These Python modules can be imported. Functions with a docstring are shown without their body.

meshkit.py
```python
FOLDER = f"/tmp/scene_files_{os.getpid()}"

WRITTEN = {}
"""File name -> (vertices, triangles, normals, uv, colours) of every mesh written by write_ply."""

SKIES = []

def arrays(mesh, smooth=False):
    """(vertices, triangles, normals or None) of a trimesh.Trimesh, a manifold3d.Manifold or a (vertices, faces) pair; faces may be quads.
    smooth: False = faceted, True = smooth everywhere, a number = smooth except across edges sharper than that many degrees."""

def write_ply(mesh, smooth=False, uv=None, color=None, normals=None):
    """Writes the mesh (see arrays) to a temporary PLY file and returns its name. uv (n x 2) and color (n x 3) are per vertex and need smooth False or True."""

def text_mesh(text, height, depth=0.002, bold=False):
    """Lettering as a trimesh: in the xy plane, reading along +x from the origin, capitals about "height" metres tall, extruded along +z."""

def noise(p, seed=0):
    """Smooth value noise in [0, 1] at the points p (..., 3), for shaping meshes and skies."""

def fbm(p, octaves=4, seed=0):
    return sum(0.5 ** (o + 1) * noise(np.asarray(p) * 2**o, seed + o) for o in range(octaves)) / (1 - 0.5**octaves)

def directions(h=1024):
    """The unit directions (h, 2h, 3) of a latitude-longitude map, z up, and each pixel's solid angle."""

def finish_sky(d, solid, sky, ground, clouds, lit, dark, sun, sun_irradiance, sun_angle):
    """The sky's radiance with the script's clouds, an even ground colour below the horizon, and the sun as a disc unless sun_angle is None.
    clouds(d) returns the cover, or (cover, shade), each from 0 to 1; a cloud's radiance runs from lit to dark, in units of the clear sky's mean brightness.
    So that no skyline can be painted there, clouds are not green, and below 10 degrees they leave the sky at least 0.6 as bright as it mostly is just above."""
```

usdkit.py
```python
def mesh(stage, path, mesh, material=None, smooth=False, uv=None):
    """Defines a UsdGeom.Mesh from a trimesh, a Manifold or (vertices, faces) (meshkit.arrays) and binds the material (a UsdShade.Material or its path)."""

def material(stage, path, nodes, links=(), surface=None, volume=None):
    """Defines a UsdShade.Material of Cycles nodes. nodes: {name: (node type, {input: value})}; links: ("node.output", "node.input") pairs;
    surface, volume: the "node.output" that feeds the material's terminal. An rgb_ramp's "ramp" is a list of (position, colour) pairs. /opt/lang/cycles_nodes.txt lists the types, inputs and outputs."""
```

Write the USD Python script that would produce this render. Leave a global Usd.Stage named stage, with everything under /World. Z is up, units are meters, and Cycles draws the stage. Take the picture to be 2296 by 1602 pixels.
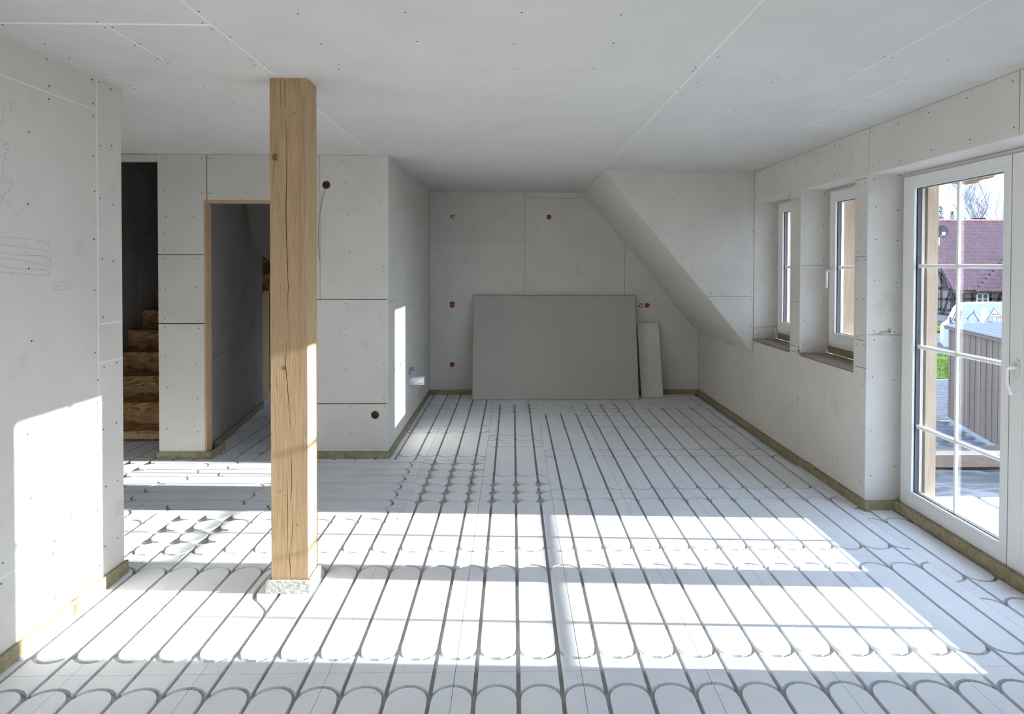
import math, random
import numpy as np, trimesh, usdkit, meshkit
from pxr import Usd, UsdGeom, UsdLux, UsdShade, Gf
from shapely.geometry import Polygon, box as sbox, LineString, Point
from shapely.ops import unary_union
from shapely import affinity
random.seed(7); rng = np.random.default_rng(7)
stage = Usd.Stage.CreateInMemory()
UsdGeom.SetStageUpAxis(stage, 'Z'); UsdGeom.SetStageMetersPerUnit(stage, 1.0)
UsdGeom.Xform.Define(stage, '/World')

# ---------------------------------------------------------------- camera, sky, sun, exposure
FPX, YAW, PITCH, ROLL, PX, PY, EYE = 1455.04, 0.0200, 0.0163, -0.0026, 1178.8, 619.2, 1.615
EXPOSURE = 0.48
SUN_E, SKY_S = 4.2, 3.8
cyw, syw, cp, sp = math.cos(YAW), math.sin(YAW), math.cos(PITCH), math.sin(PITCH)
fwd = np.array([syw * cp, cyw * cp, -sp]); rgt = np.array([cyw, -syw, 0.0]); dwn = np.cross(fwd, rgt)
cr, sr = math.cos(ROLL), math.sin(ROLL)
rgt, dwn = cr * rgt + sr * dwn, -sr * rgt + cr * dwn
cam = UsdGeom.Camera.Define(stage, '/World/camera')
cam.CreateHorizontalApertureAttr(36.0); cam.CreateVerticalApertureAttr(36.0 * 1602 / 2296)
cam.CreateFocalLengthAttr(36.0 * FPX / 2296)
cam.CreateHorizontalApertureOffsetAttr((1148 - PX) / 2296 * 36); cam.CreateVerticalApertureOffsetAttr((PY - 801) / 2296 * 36)
cam.CreateClippingRangeAttr(Gf.Vec2f(0.05, 1000)); cam.CreateExposureAttr(EXPOSURE)
cam.AddTransformOp().Set(Gf.Matrix4d(*rgt, 0, *(-dwn), 0, *(-fwd), 0, 0, 0, EYE, 1))

sky_m = usdkit.material(stage, '/World/Looks/sky', {
    'tc': ('texture_coordinate', {}), 'mp': ('mapping', {'scale': (1.0, 1.0, 3.2), 'location': (0.35, 0.2, 0.0)}),
    'n': ('noise_texture', {'scale': 2.6, 'detail': 7.0, 'roughness': 0.58, 'distortion': 0.3}),
    'r': ('rgb_ramp', {'ramp': [(0.38, (0.0, 0.0, 0.0)), (0.66, (1, 1, 1))]}),
    'sx': ('separate_xyz', {}), 'g': ('rgb_ramp', {'ramp': [(0.0, (0.64, 0.82, 1.08)), (0.35, (0.44, 0.66, 1.06)), (1.0, (0.24, 0.44, 0.92))]}),
    'mx': ('mix_color', {'b': (0.90, 1.01, 1.18)}), 'bg': ('background_shader', {'strength': SKY_S})},
    [('tc.generated', 'mp.vector'), ('mp.vector', 'n.vector'), ('n.fac', 'r.fac'), ('tc.generated', 'sx.vector'), ('sx.z', 'g.fac'),
     ('g.color', 'mx.a'), ('r.color', 'mx.fac'), ('mx.result', 'bg.color')], surface='bg.background')
sky = UsdLux.DomeLight.Define(stage, '/World/sky'); sky.CreateIntensityAttr(1.0)
UsdShade.MaterialBindingAPI.Apply(sky.GetPrim()).Bind(sky_m)
sun = UsdLux.DistantLight.Define(stage, '/World/sun')
sun.CreateIntensityAttr(SUN_E); sun.CreateAngleAttr(0.53); sun.CreateNormalizeAttr(True); sun.CreateColorAttr(Gf.Vec3f(1.0, 0.972, 0.945))
SUN_D = np.array([-1.0, 0.045, -0.250]); SUN_D /= np.linalg.norm(SUN_D)
_z = -SUN_D; _x = np.cross([0, 0, 1.0], _z); _x /= np.linalg.norm(_x); _y = np.cross(_z, _x)
sun.AddTransformOp().Set(Gf.Matrix4d(*_x, 0, *_y, 0, *_z, 0, 0, 0, 0, 1))

# ---------------------------------------------------------------- helpers
used = {}
def name_at(parent, name):
    k = (parent, name); n = used.get(k, 0); used[k] = n + 1
    return f'{parent}/{name}' if n == 0 else f'{parent}/{name}_{n:03d}'
def tags(prim, **kw):
    for k, v in kw.items():
        if v: prim.SetCustomDataByKey(k, v)
def thing(name, label=None, category=None, group=None, kind=None, loc=None):
    x = UsdGeom.Xform.Define(stage, name_at('/World', name))
    if loc is not None: x.AddTranslateOp().Set(Gf.Vec3d(*map(float, loc)))
    tags(x.GetPrim(), label=label, category=category, group=group, kind=kind)
    return str(x.GetPath())
def part(parent, name, mesh, mat, smooth=False, label=None, kind=None, loc=None):
    if isinstance(mesh, list): mesh = trimesh.util.concatenate(mesh)
    if loc is not None:
        mesh = mesh.copy(); mesh.apply_translation(-np.asarray(loc, float))
    p = name_at(parent, name)
    m = usdkit.mesh(stage, p, mesh, mat, smooth=smooth)
    tags(m.GetPrim(), label=label, kind=kind)
    return p
def bx(x0, x1, y0, y1, z0, z1):
    m = trimesh.creation.box([x1 - x0, y1 - y0, z1 - z0]); m.apply_translation([(x0 + x1) / 2, (y0 + y1) / 2, (z0 + z1) / 2]); return m
def ext(poly, plane, d0, d1):
    """Extrudes a polygon drawn in (y,z), (x,z) or (x,y) along x, y or z."""
    out = []
    for g in getattr(poly, 'geoms', [poly]):
        if g.is_empty or g.area < 1e-7 or g.geom_type != 'Polygon': continue
        m = trimesh.creation.extrude_polygon(g, d1 - d0, engine='earcut'); v = m.vertices; f = m.faces
        a, b, h = v[:, 0], v[:, 1], v[:, 2] + d0
        if plane == 'x': v = np.stack([h, a, b], 1)
        elif plane == 'y': v = np.stack([a, h, b], 1); f = f[:, ::-1]
        else: v = np.stack([a, b, h], 1)
        out.append(trimesh.Trimesh(v, f, process=False))
    return trimesh.util.concatenate(out) if len(out) > 1 else out[0]
def tube(pts, r, n=8):
    p = np.asarray(pts, float); r = np.broadcast_to(r, len(p)); t = np.gradient(p, axis=0); t /= np.linalg.norm(t, axis=1)[:, None]
    a = np.cross(t, [0.31, 0.17, 0.93]); a /= np.linalg.norm(a, axis=1)[:, None]; b = np.cross(t, a)
    an = np.arange(n) * 2 * np.pi / n
    v = p[:, None] + r[:, None, None] * (np.cos(an)[None, :, None] * a[:, None] + np.sin(an)[None, :, None] * b[:, None])
    f = []
    for i in range(len(p) - 1):
        for j in range(n):
            q = [i * n + j, i * n + (j + 1) % n, (i + 1) * n + (j + 1) % n, (i + 1) * n + j]; f += [[q[0], q[1], q[2]], [q[0], q[2], q[3]]]
    k = len(p) * n; v = np.vstack([v.reshape(-1, 3), p[0], p[-1]])
    for j in range(n): f += [[k, (j + 1) % n, j], [k + 1, k - n + j, k - n + (j + 1) % n]]
    return trimesh.Trimesh(v, f, process=False)
def cyl(c, r, h, axis='z', n=24):
    m = trimesh.creation.cylinder(radius=r, height=h, sections=n)
    if axis == 'x': m.apply_transform(trimesh.transformations.rotation_matrix(np.pi / 2, [0, 1, 0]))
    if axis == 'y': m.apply_transform(trimesh.transformations.rotation_matrix(np.pi / 2, [1, 0, 0]))
    m.apply_translation(c); return m
def rough_box(x0, x1, y0, y1, z0, z1, amp, freq, step, seed=0):
    m = bx(x0, x1, y0, y1, z0, z1)
    m = trimesh.Trimesh(*trimesh.remesh.subdivide_to_size(m.vertices, m.faces, step)); m.merge_vertices()
    v = m.vertices
    d = np.stack([meshkit.fbm(v * freq + 13.7 * k, 3, seed + k) - 0.5 for k in range(3)], 1)
    m.vertices = v + d * 2 * amp; return m

# ---------------------------------------------------------------- materials
L = '/World/Looks/'
def surf(name, c1, c2, scale=3.0, stretch=(1, 1, 1), lo=0.3, hi=0.7, detail=5.0, rough=0.85, rnd=0.0, bump=None, dist=0.0, spec=0.3, fleck=None):
    nodes = {'g': ('geometry', {}), 'mp': ('mapping', {'scale': stretch}), 'n': ('noise_texture', {'scale': scale, 'detail': detail, 'roughness': 0.6, 'distortion': dist}),
             'r': ('rgb_ramp', {'ramp': [(lo, c1), (hi, c2)]}), 'p': ('principled_bsdf', {'roughness': rough, 'specular_ior_level': spec})}
    links = [('g.position', 'mp.vector'), ('mp.vector', 'n.vector'), ('n.fac', 'r.fac')]
    col = 'r.color'
    if fleck:
        nodes['fn'] = ('noise_texture', {'scale': fleck[0], 'detail': 2.0}); nodes['fr'] = ('rgb_ramp', {'ramp': [(fleck[1], (0, 0, 0)), (fleck[2], (1, 1, 1))]})
        nodes['fm'] = ('mix_color', {'b': fleck[3]}); links += [('mp.vector', 'fn.vector'), ('fn.fac', 'fr.fac'), ('fr.color', 'fm.fac'), (col, 'fm.a')]; col = 'fm.result'
    if rnd:
        nodes['oi'] = ('object_info', {}); nodes['mr'] = ('map_range', {'to_min': 1 - rnd, 'to_max': 1 + rnd}); nodes['h'] = ('hsv', {})
        links += [('oi.random', 'mr.value'), ('mr.result', 'h.value'), (col, 'h.color')]; col = 'h.color'
    links.append((col, 'p.base_color'))
    if bump:
        nodes['bn'] = ('noise_texture', {'scale': bump[0], 'detail': 4.0}); nodes['b'] = ('bump', {'strength': bump[1], 'distance': bump[2]})
        links += [('mp.vector', 'bn.vector'), ('bn.fac', 'b.height'), ('b.normal', 'p.normal')]
    return usdkit.material(stage, L + name, nodes, links, surface='p.BSDF')
def plain(name, c, rough=0.5, metallic=0.0, spec=0.5, **kw):
    return usdkit.material(stage, L + name, {'p': ('principled_bsdf', {'base_color': c, 'roughness': rough, 'metallic': metallic, 'specular_ior_level': spec, **kw})}, [], surface='p.BSDF')
board = surf('fibre_board', (0.635, 0.61, 0.57), (0.70, 0.675, 0.635), scale=2.2, rough=0.9, rnd=0.025, bump=(90, 0.12, 0.002), fleck=(7.0, 0.62, 0.80, (0.60, 0.575, 0.535)))
ceilb = surf('ceiling_board', (0.60, 0.588, 0.565), (0.65, 0.638, 0.615), scale=2.0, rough=0.9, rnd=0.015, bump=(90, 0.10, 0.002))
filler = surf('joint_compound', (0.80, 0.79, 0.77), (0.86, 0.85, 0.83), scale=9, rough=0.9)
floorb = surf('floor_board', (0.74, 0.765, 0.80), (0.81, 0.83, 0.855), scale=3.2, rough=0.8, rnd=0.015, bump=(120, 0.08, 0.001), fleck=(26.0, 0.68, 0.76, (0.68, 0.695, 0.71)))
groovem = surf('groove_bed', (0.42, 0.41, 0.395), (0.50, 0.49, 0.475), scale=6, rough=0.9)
dark_gap = plain('wall_cavity', (0.16, 0.135, 0.11), 0.9)
screw_m = plain('screw_head', (0.035, 0.035, 0.035), 0.5)
wool = surf('mineral_wool', (0.24, 0.205, 0.12), (0.40, 0.355, 0.235), scale=26, rough=0.95, rnd=0.06, bump=(140, 0.6, 0.004), fleck=(60, 0.6, 0.75, (0.19, 0.165, 0.105)))
wool_white = surf('foil_wool', (0.42, 0.41, 0.37), (0.72, 0.71, 0.67), scale=60, rough=0.55, bump=(90, 0.8, 0.006), fleck=(120, 0.62, 0.70, (0.85, 0.85, 0.82)))
pvc = plain('white_plastic', (0.80, 0.80, 0.785), 0.32)
pvc_in = plain('white_plastic_edge', (0.66, 0.67, 0.68), 0.4)
gasket = plain('dark_gasket', (0.035, 0.038, 0.042), 0.6)
spacer_m = surf('glass_spacer', (0.045, 0.05, 0.055), (0.075, 0.08, 0.085), scale=30, rough=0.5)
def wood(name, c1, c2, grain=(14, 14, 0.7), rough=0.7, dist=1.2, rnd=0.0):
    nodes = {'g': ('geometry', {}), 'mp': ('mapping', {'scale': grain}), 'n': ('noise_texture', {'scale': 2.0, 'detail': 6.0, 'roughness': 0.62, 'distortion': dist}),
             'f': ('noise_texture', {'scale': 11.0, 'detail': 3.0, 'roughness': 0.5}), 'r': ('rgb_ramp', {'ramp': [(0.25, c1), (0.55, c2), (0.8, tuple(0.9 * x for x in c1))]}),
             'r2': ('rgb_ramp', {'ramp': [(0.3, (0.78, 0.76, 0.72)), (0.6, (1, 1, 1))]}), 'm': ('mix_color', {'blend_type': 'multiply', 'fac': 0.6}),
             'b': ('bump', {'strength': 0.25, 'distance': 0.002}), 'p': ('principled_bsdf', {'roughness': rough, 'specular_ior_level': 0.3})}
    links = [('g.position', 'mp.vector'), ('mp.vector', 'n.vector'), ('mp.vector', 'f.vector'), ('n.fac', 'r.fac'), ('f.fac', 'r2.fac'), ('r.color', 'm.a'), ('r2.color', 'm.b'),
             ('f.fac', 'b.height'), ('b.normal', 'p.normal')]
    col = 'm.result'
    if rnd:
        nodes['oi'] = ('object_info', {}); nodes['mr'] = ('map_range', {'to_min': 1 - rnd, 'to_max': 1 + rnd}); nodes['h'] = ('hsv', {})
        links += [('oi.random', 'mr.value'), ('mr.result', 'h.value'), (col, 'h.color')]; col = 'h.color'
    links.append((col, 'p.base_color'))
    return usdkit.material(stage, L + name, nodes, links, surface='p.BSDF')
oak = wood('planed_oak', (0.40, 0.265, 0.145), (0.52, 0.365, 0.215))
stud = wood('spruce_stud', (0.50, 0.33, 0.20), (0.60, 0.43, 0.28))
facade = wood('facade_wood', (0.27, 0.20, 0.135), (0.33, 0.255, 0.185), rnd=0.04)
sillw = wood('weathered_sill', (0.22, 0.175, 0.145), (0.36, 0.30, 0.26), grain=(9, 0.7, 14))
crackm = plain('crack', (0.05, 0.032, 0.018), 0.9)
knotm = surf('knot', (0.16, 0.09, 0.045), (0.27, 0.165, 0.09), scale=60, rough=0.8)
osb = usdkit.material(stage, L + 'oriented_strand_board', {
    'g': ('geometry', {}), 'mp': ('mapping', {'scale': (1, 1, 2.6)}), 'n': ('noise_texture', {'scale': 6.0, 'detail': 3.0}), 'vm': ('mix_vector', {'fac': 0.12}),
    'v': ('voronoi_texture', {'scale': 16.0, 'randomness': 1.0}), 'r': ('rgb_ramp', {'ramp': [(0.0, (0.23, 0.12, 0.045)), (0.4, (0.44, 0.27, 0.12)), (0.75, (0.56, 0.38, 0.20)), (1.0, (0.33, 0.19, 0.08))]}),
    's': ('separate_color', {}), 'b': ('bump', {'strength': 0.3, 'distance': 0.003}), 'p': ('principled_bsdf', {'roughness': 0.65, 'specular_ior_level': 0.3})},
    [('g.position', 'mp.vector'), ('mp.vector', 'n.vector'), ('mp.vector', 'vm.a'), ('n.color', 'vm.b'), ('vm.result', 'v.vector'), ('v.color', 's.color'), ('s.r', 'r.fac'),
     ('r.color', 'p.base_color'), ('s.g', 'b.height'), ('b.normal', 'p.normal')], surface='p.BSDF')
redcap = surf('red_cap', (0.24, 0.03, 0.025), (0.36, 0.06, 0.05), scale=40, rough=0.5, fleck=(70, 0.63, 0.68, (0.5, 0.42, 0.40)))
pencil = plain('pencil', (0.33, 0.33, 0.325), 0.6)
board_shaded = surf('shaded_board', (0.30, 0.285, 0.26), (0.36, 0.34, 0.31), scale=2.2, rough=0.9)  # same wall board, with the closet and stairwell shade put into its colour
cable_m = plain('grey_cable', (0.22, 0.22, 0.22), 0.5)

# screw positions on each board plane, in metres
SCREW_L = '2.875,2.505 2.890,2.393 2.888,2.336 3.179,2.504 3.185,2.391 3.187,2.333 2.770,2.170 3.186,2.138 3.192,1.968 2.759,1.867 3.187,1.737 3.232,2.508 3.326,2.498 3.240,2.198 3.330,2.214 3.234,1.939 3.339,1.918 3.207,1.049 3.200,0.936 2.744,0.902 3.198,0.686 2.761,0.627 3.196,0.413 3.206,0.344 2.898,0.386 2.887,0.336 2.606,0.424 2.597,0.345 3.207,0.133 2.901,0.131 3.255,1.105 3.357,1.111 3.352,0.802 3.245,0.796 3.261,0.506 3.358,0.505 3.253,0.208 3.356,0.206 2.761,1.597 3.187,1.736 3.187,1.489 3.247,1.641 3.336,1.631 2.773,1.291 3.251,1.354 3.187,1.186'
SCREW_B = '-2.161,2.506 -2.196,2.209 -2.869,1.412 -2.619,1.423 -2.875,1.162 -2.597,1.155 -2.874,1.096 -2.599,1.085 -2.872,0.850 -2.620,0.797 -2.859,0.596 -2.613,0.500 -2.862,0.251 -2.615,0.228 -2.864,2.501 -2.566,2.495 -2.494,2.491 -2.878,2.228 -2.569,2.207 -2.506,2.203 -2.863,2.011 -2.635,2.012 -2.884,1.874 -2.881,1.742 -2.612,1.730 -2.884,1.665 -2.624,1.666 -2.869,1.412 -2.619,1.424 -1.414,2.477 -1.121,2.468 -1.386,2.300 -1.109,2.148 -1.364,2.033 -1.091,1.871 -1.355,1.722 -1.078,1.603 -1.373,1.373 -1.390,1.298 -1.392,1.027 -1.386,0.748 -1.078,0.783 -1.378,0.511 -1.079,0.500 -1.349,0.433 -1.070,0.429 -1.078,0.242 -1.349,0.203'
SCREW_C = '0.969,2.490 1.343,2.487 1.675,2.488 1.976,2.485 2.299,2.485 1.555,2.256 2.308,2.252 1.349,2.094 2.004,2.125 1.704,2.004 2.330,1.952 1.473,1.929 2.031,1.847 1.593,1.770 2.321,1.681 1.739,1.586 2.033,1.586 1.927,1.347 2.315,1.355 1.960,1.290 2.316,1.290 2.129,1.071 2.320,1.037 2.313,0.864'
SCREW_R = '6.195,2.475 5.940,2.476 5.892,2.481 5.634,2.495 5.335,2.482 5.036,2.492 4.690,2.491 4.616,2.482 4.457,2.379 4.271,2.490 4.198,2.488 6.068,2.382 6.195,2.286 5.935,2.275 5.884,2.280 5.584,2.264 5.024,2.274 4.688,2.276 4.618,2.271 4.255,2.263 4.192,2.270 3.907,2.482 3.622,2.481 3.314,2.483 3.007,2.483 3.884,2.254 3.594,2.266 3.289,2.266 2.996,2.266 5.391,2.185 5.295,2.149 5.388,1.915 5.296,1.918 4.360,2.172 4.282,2.170 4.360,1.970 4.279,1.965 4.366,1.710 4.272,1.708 4.369,1.656 4.269,1.658 5.382,1.364 5.296,1.349 5.384,1.274 5.296,1.248 4.364,1.392 4.274,1.396 4.364,1.139 4.290,1.155 4.361,1.085 4.267,1.088 5.393,0.984 5.285,0.983 6.248,0.855 6.131,0.860 5.900,0.855 5.669,0.855 5.451,0.830 5.307,0.916 4.970,0.825 4.709,0.824 4.440,0.829 5.238,0.828 5.303,0.740 4.275,0.819 6.277,0.715 6.115,0.633 6.560,0.415 5.703,0.550 5.246,0.534 5.304,0.481 5.729,0.333 4.923,0.441 4.575,0.544 4.284,0.496 6.563,0.149 5.254,0.242 5.309,0.195 5.731,0.126 4.929,0.141 4.602,0.232 4.295,0.168'
SCREW_D = '2.380,2.189 2.549,2.215 2.391,2.009 2.541,1.985 2.393,1.792 2.541,1.786 2.390,1.524 2.540,1.508 2.390,1.187 2.527,1.179 2.391,1.126 2.524,1.133 2.383,0.880 2.528,0.861 2.538,0.557 2.375,0.522 2.539,0.284 2.380,0.225'
SCREW_W2 = '2.374,2.191 2.533,2.208 2.375,1.958 2.529,1.950 2.376,1.664 2.528,1.666 2.366,1.585 2.389,1.384 2.535,1.354 2.381,1.170 2.525,1.132 2.371,0.973 2.523,0.960'
SCREW_W1 = '2.381,2.191 2.525,2.208 2.377,1.936 2.527,1.946 2.385,1.656 2.525,1.663 2.373,1.402 2.526,1.394 2.361,1.064 2.524,1.036 2.368,1.008 2.530,1.001 2.376,0.948 2.540,0.949'
SCREW_T = '-1.13,2.37 -1.17,2.48 -1.16,2.54 -1.56,2.48 -1.94,2.52 -1.57,2.54 -1.54,2.54 -1.93,2.73 -1.54,2.72 -1.57,2.74 -1.13,2.63 -0.79,2.70 -1.57,2.91 -1.54,2.92 -1.56,2.98 -1.96,2.92 -1.95,2.96 -1.16,2.91 -1.18,3.00 -1.13,2.98 -1.13,3.04 -1.95,3.17 -1.57,3.21 -1.95,3.35 -1.96,3.41 -1.58,3.36 -1.59,3.41 -0.79,2.98 -0.81,3.05 -1.56,3.67 -1.96,3.65 -1.97,3.90 -1.57,3.96 -2.36,4.23 -2.36,4.17 -1.98,4.23 -1.95,4.23 -2.37,4.83 -0.78,2.38 -0.39,2.36 0.03,2.35 0.39,2.36 -0.79,2.70 -0.39,2.66 0.00,2.68 0.41,2.66 -0.81,3.05 0.02,3.02 0.37,3.01 0.84,2.99 0.89,2.82 1.27,2.84 1.61,2.80 1.65,2.81 1.91,2.83 0.83,2.97 0.84,3.03 0.90,3.14 0.91,3.21 0.87,3.21 1.28,3.13 1.28,3.20 1.61,3.12 1.62,3.20 1.89,3.21 1.93,3.21 1.91,3.14 0.85,3.33 0.89,3.44 1.30,3.50 1.63,3.50 1.90,3.52 1.93,3.52 2.32,3.51 1.62,3.79 1.30,3.79 1.89,3.80 1.94,3.79 1.29,4.08 1.63,4.10 1.90,4.10 1.93,4.09 1.28,4.44 1.63,4.44 1.91,4.42 1.63,4.78 1.63,5.09'

# fresnel only on the outward face, so that the far face of a pane does not mirror
glass = usdkit.material(stage, L + 'window_glass', {'f': ('fresnel', {'IOR': 1.45}), 'gg': ('geometry', {}), 'iv': ('math', {'math_type': 'subtract', 'value1': 1.0}), 'mu': ('math', {'math_type': 'multiply'}),
    't': ('transparent_bsdf', {'color': (0.985, 0.992, 0.988)}), 'gl': ('glossy_bsdf', {'color': (1, 1, 1), 'roughness': 0.0}), 'm': ('mix_closure', {})},
    [('gg.backfacing', 'iv.value2'), ('f.fac', 'mu.value1'), ('iv.value', 'mu.value2'), ('mu.value', 'm.fac'), ('t.BSDF', 'm.closure1'), ('gl.BSDF', 'm.closure2')], surface='m.closure')

# ---------------------------------------------------------------- room dimensions
HC = 2.525                       # ceiling
XL, XR, XA, XS = -2.028, 2.339, -1.036, -4.17      # left wall, right wall, alcove side wall, stair side wall
YB, YK, YC, YD, YW = 5.42, 8.094, 6.256, 4.240, 3.412   # partition, alcove end wall, dormer cheek, door reveal, end of left wall
YF = -1.6                        # wall behind the camera
XO = 2.63                        # outer face of the right wall
TB = 0.0125                      # board thickness
def screws(parent, plane, d, pts, out, r=0.0042):
    """Countersunk screw heads as one part: shallow discs on the boards. out: direction in which they face."""
    ms = []
    for a, b in pts:
        ax = plane
        c = {'x': (d + out * 0.0004, a, b), 'y': (a, d + out * 0.0004, b), 'z': (a, b, d + out * 0.0004)}[plane]
        ms.append(cyl(c, r, 0.0012, ax, 8))
    part(parent, 'screw_heads', ms, screw_m, kind='stuff', label='dark countersunk screw heads along the board edges')
def pts(s): return [tuple(map(float, q.split(','))) for q in s.split()]
def boards(parent, plane, d0, d1, polys, mat=None, name='wall_panel', gap=0.003):
    for p in polys:
        g = p.buffer(-gap, join_style=2)
        if abs(p.bounds[3] - HC) < 1e-6: g = g.union(affinity.translate(g, 0, gap))
        part(parent, name, ext(g, plane, d0, d1), mat or board)

# ---------------------------------------------------------------- floor: grooved heating boards on a 1/6 m grid
GX, GY, GS = 0.0256, 2.554, 1 / 6
def uvp(poly): return affinity.affine_transform(poly, [GS, 0, 0, GS, GX, GY])
HW = 0.051
R_ = sbox
room = unary_union([sbox(XL, YF, XR, YW + .01), sbox(XS, YW, XR, YB + .02), sbox(XS, YB, XA + .01, 8.5), sbox(XA, YB, XR, YK), sbox(XR - .05, 2.275, 2.57, YD), sbox(XR - .05, -.80, 2.57, 1.165)])
room_uv = affinity.affine_transform(room, [6, 0, 0, 6, -GX * 6, -GY * 6])
def arc(cx, cy, a0, a1, r=0.5, n=10):
    t = np.radians(np.linspace(a0, a1, n)); return LineString(np.stack([cx + r * np.cos(t), cy + r * np.sin(t)], 1))
def ints(a, b): return range(math.floor(a) - 1, math.ceil(b) + 2)
def straight(u0, u1, v0, v1, near=True, far=True, skip=()):
    ls = [LineString([(k, v0 - .2), (k, v1 + .2)]) for k in ints(u0, u1) if k not in skip]
    for k in ints(u0, u1):
        if near: ls.append(arc(k + .5, v0 + 1.0, 180, 360))
        if far: ls.append(arc(k + .5, v1 - 1.0, 0, 180))
    return unary_union([l.buffer(HW, quad_segs=2) for l in ls])
def cross(u0, u1, vs, left=True, right=True, extra=()):
    ls = [LineString([(u0 - .2, v), (u1 + .2, v)]) for v in vs]
    for v in list(vs) + [vs[0] - 1]:
        if left: ls.append(arc(u0 + 1.0, v + .5, 90, 270))
        if right: ls.append(arc(u1 - 1.0, v + .5, -90, 90))
    return unary_union([l.buffer(HW, quad_segs=2) for l in ls + list(extra)])
def discs(u0, v0, n=3):
    d = unary_union([Point(u0 + i, v0 + j).buffer(.5 - HW, quad_segs=10) for i in range(n + 1) for j in range(n + 1)])
    return sbox(u0, v0, u0 + n, v0 + n).difference(d)
tiles = []
def T(u0, u1, v0, v1, g): tiles.append((sbox(u0, v0, u1, v1), g))
def TS(u0, u1, v0, v1, **k): T(u0, u1, v0, v1, straight(u0, u1, v0, v1, **k))
cols = [-13.5 + 3 * i for i in range(9)]
for u in cols:                                                      # the rows nearest the camera
    for v in (-24, -18, -12, -6, 0):
        if u < -13: 
            if v >= 0: TS(u, u + 3, v, 6)
            else: TS(u, u + 3, v, v + 6)
        elif u < -5 and u > -9 and v == 0:
            g = straight(u, u + 3, 0, 6)
            T(u, u + 3, 0, 6, g)
        else: TS(u, u + 3, v, v + 6)
for v in (-26.3, -20.3, -14.3, -8.3, -2.3, 3.7): TS(13.5, 16.5, v, v + 6)
TS(13.5, 16.5, 9.7, 15.7)
# band in front of the hall, with the discs
for v0, v1 in ((0, 6), (6, 9.9)):
    for u in (-25.5, -22.5, -19.5, -16.5): TS(u, u + 3, v0, v1)
g67 = unary_union([l.buffer(HW, quad_segs=2) for l in [LineString([(k, 5.8), (k, 7.1)]) for k in range(-15, -9)] + [arc(k - .0 + .5 - .0, 6.9, 180, 360, .5) for k in range(-14, -10)]])
T(-13.5, -10.5, 6, 6.9, unary_union([l.buffer(HW, quad_segs=2) for l in [LineString([(k, 5.8), (k, 6.95)]) for k in range(-14, -9)] + [arc(k + .5, 6.9, 180, 360) for k in range(-14, -10)]]))
T(-13.5, -10.5, 6.9, 9.9, discs(-13.5, 6.9))
TS(-10.5, -7.5, 6, 9.9); TS(-7.5, -4.5, 6, 9.9)
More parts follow.
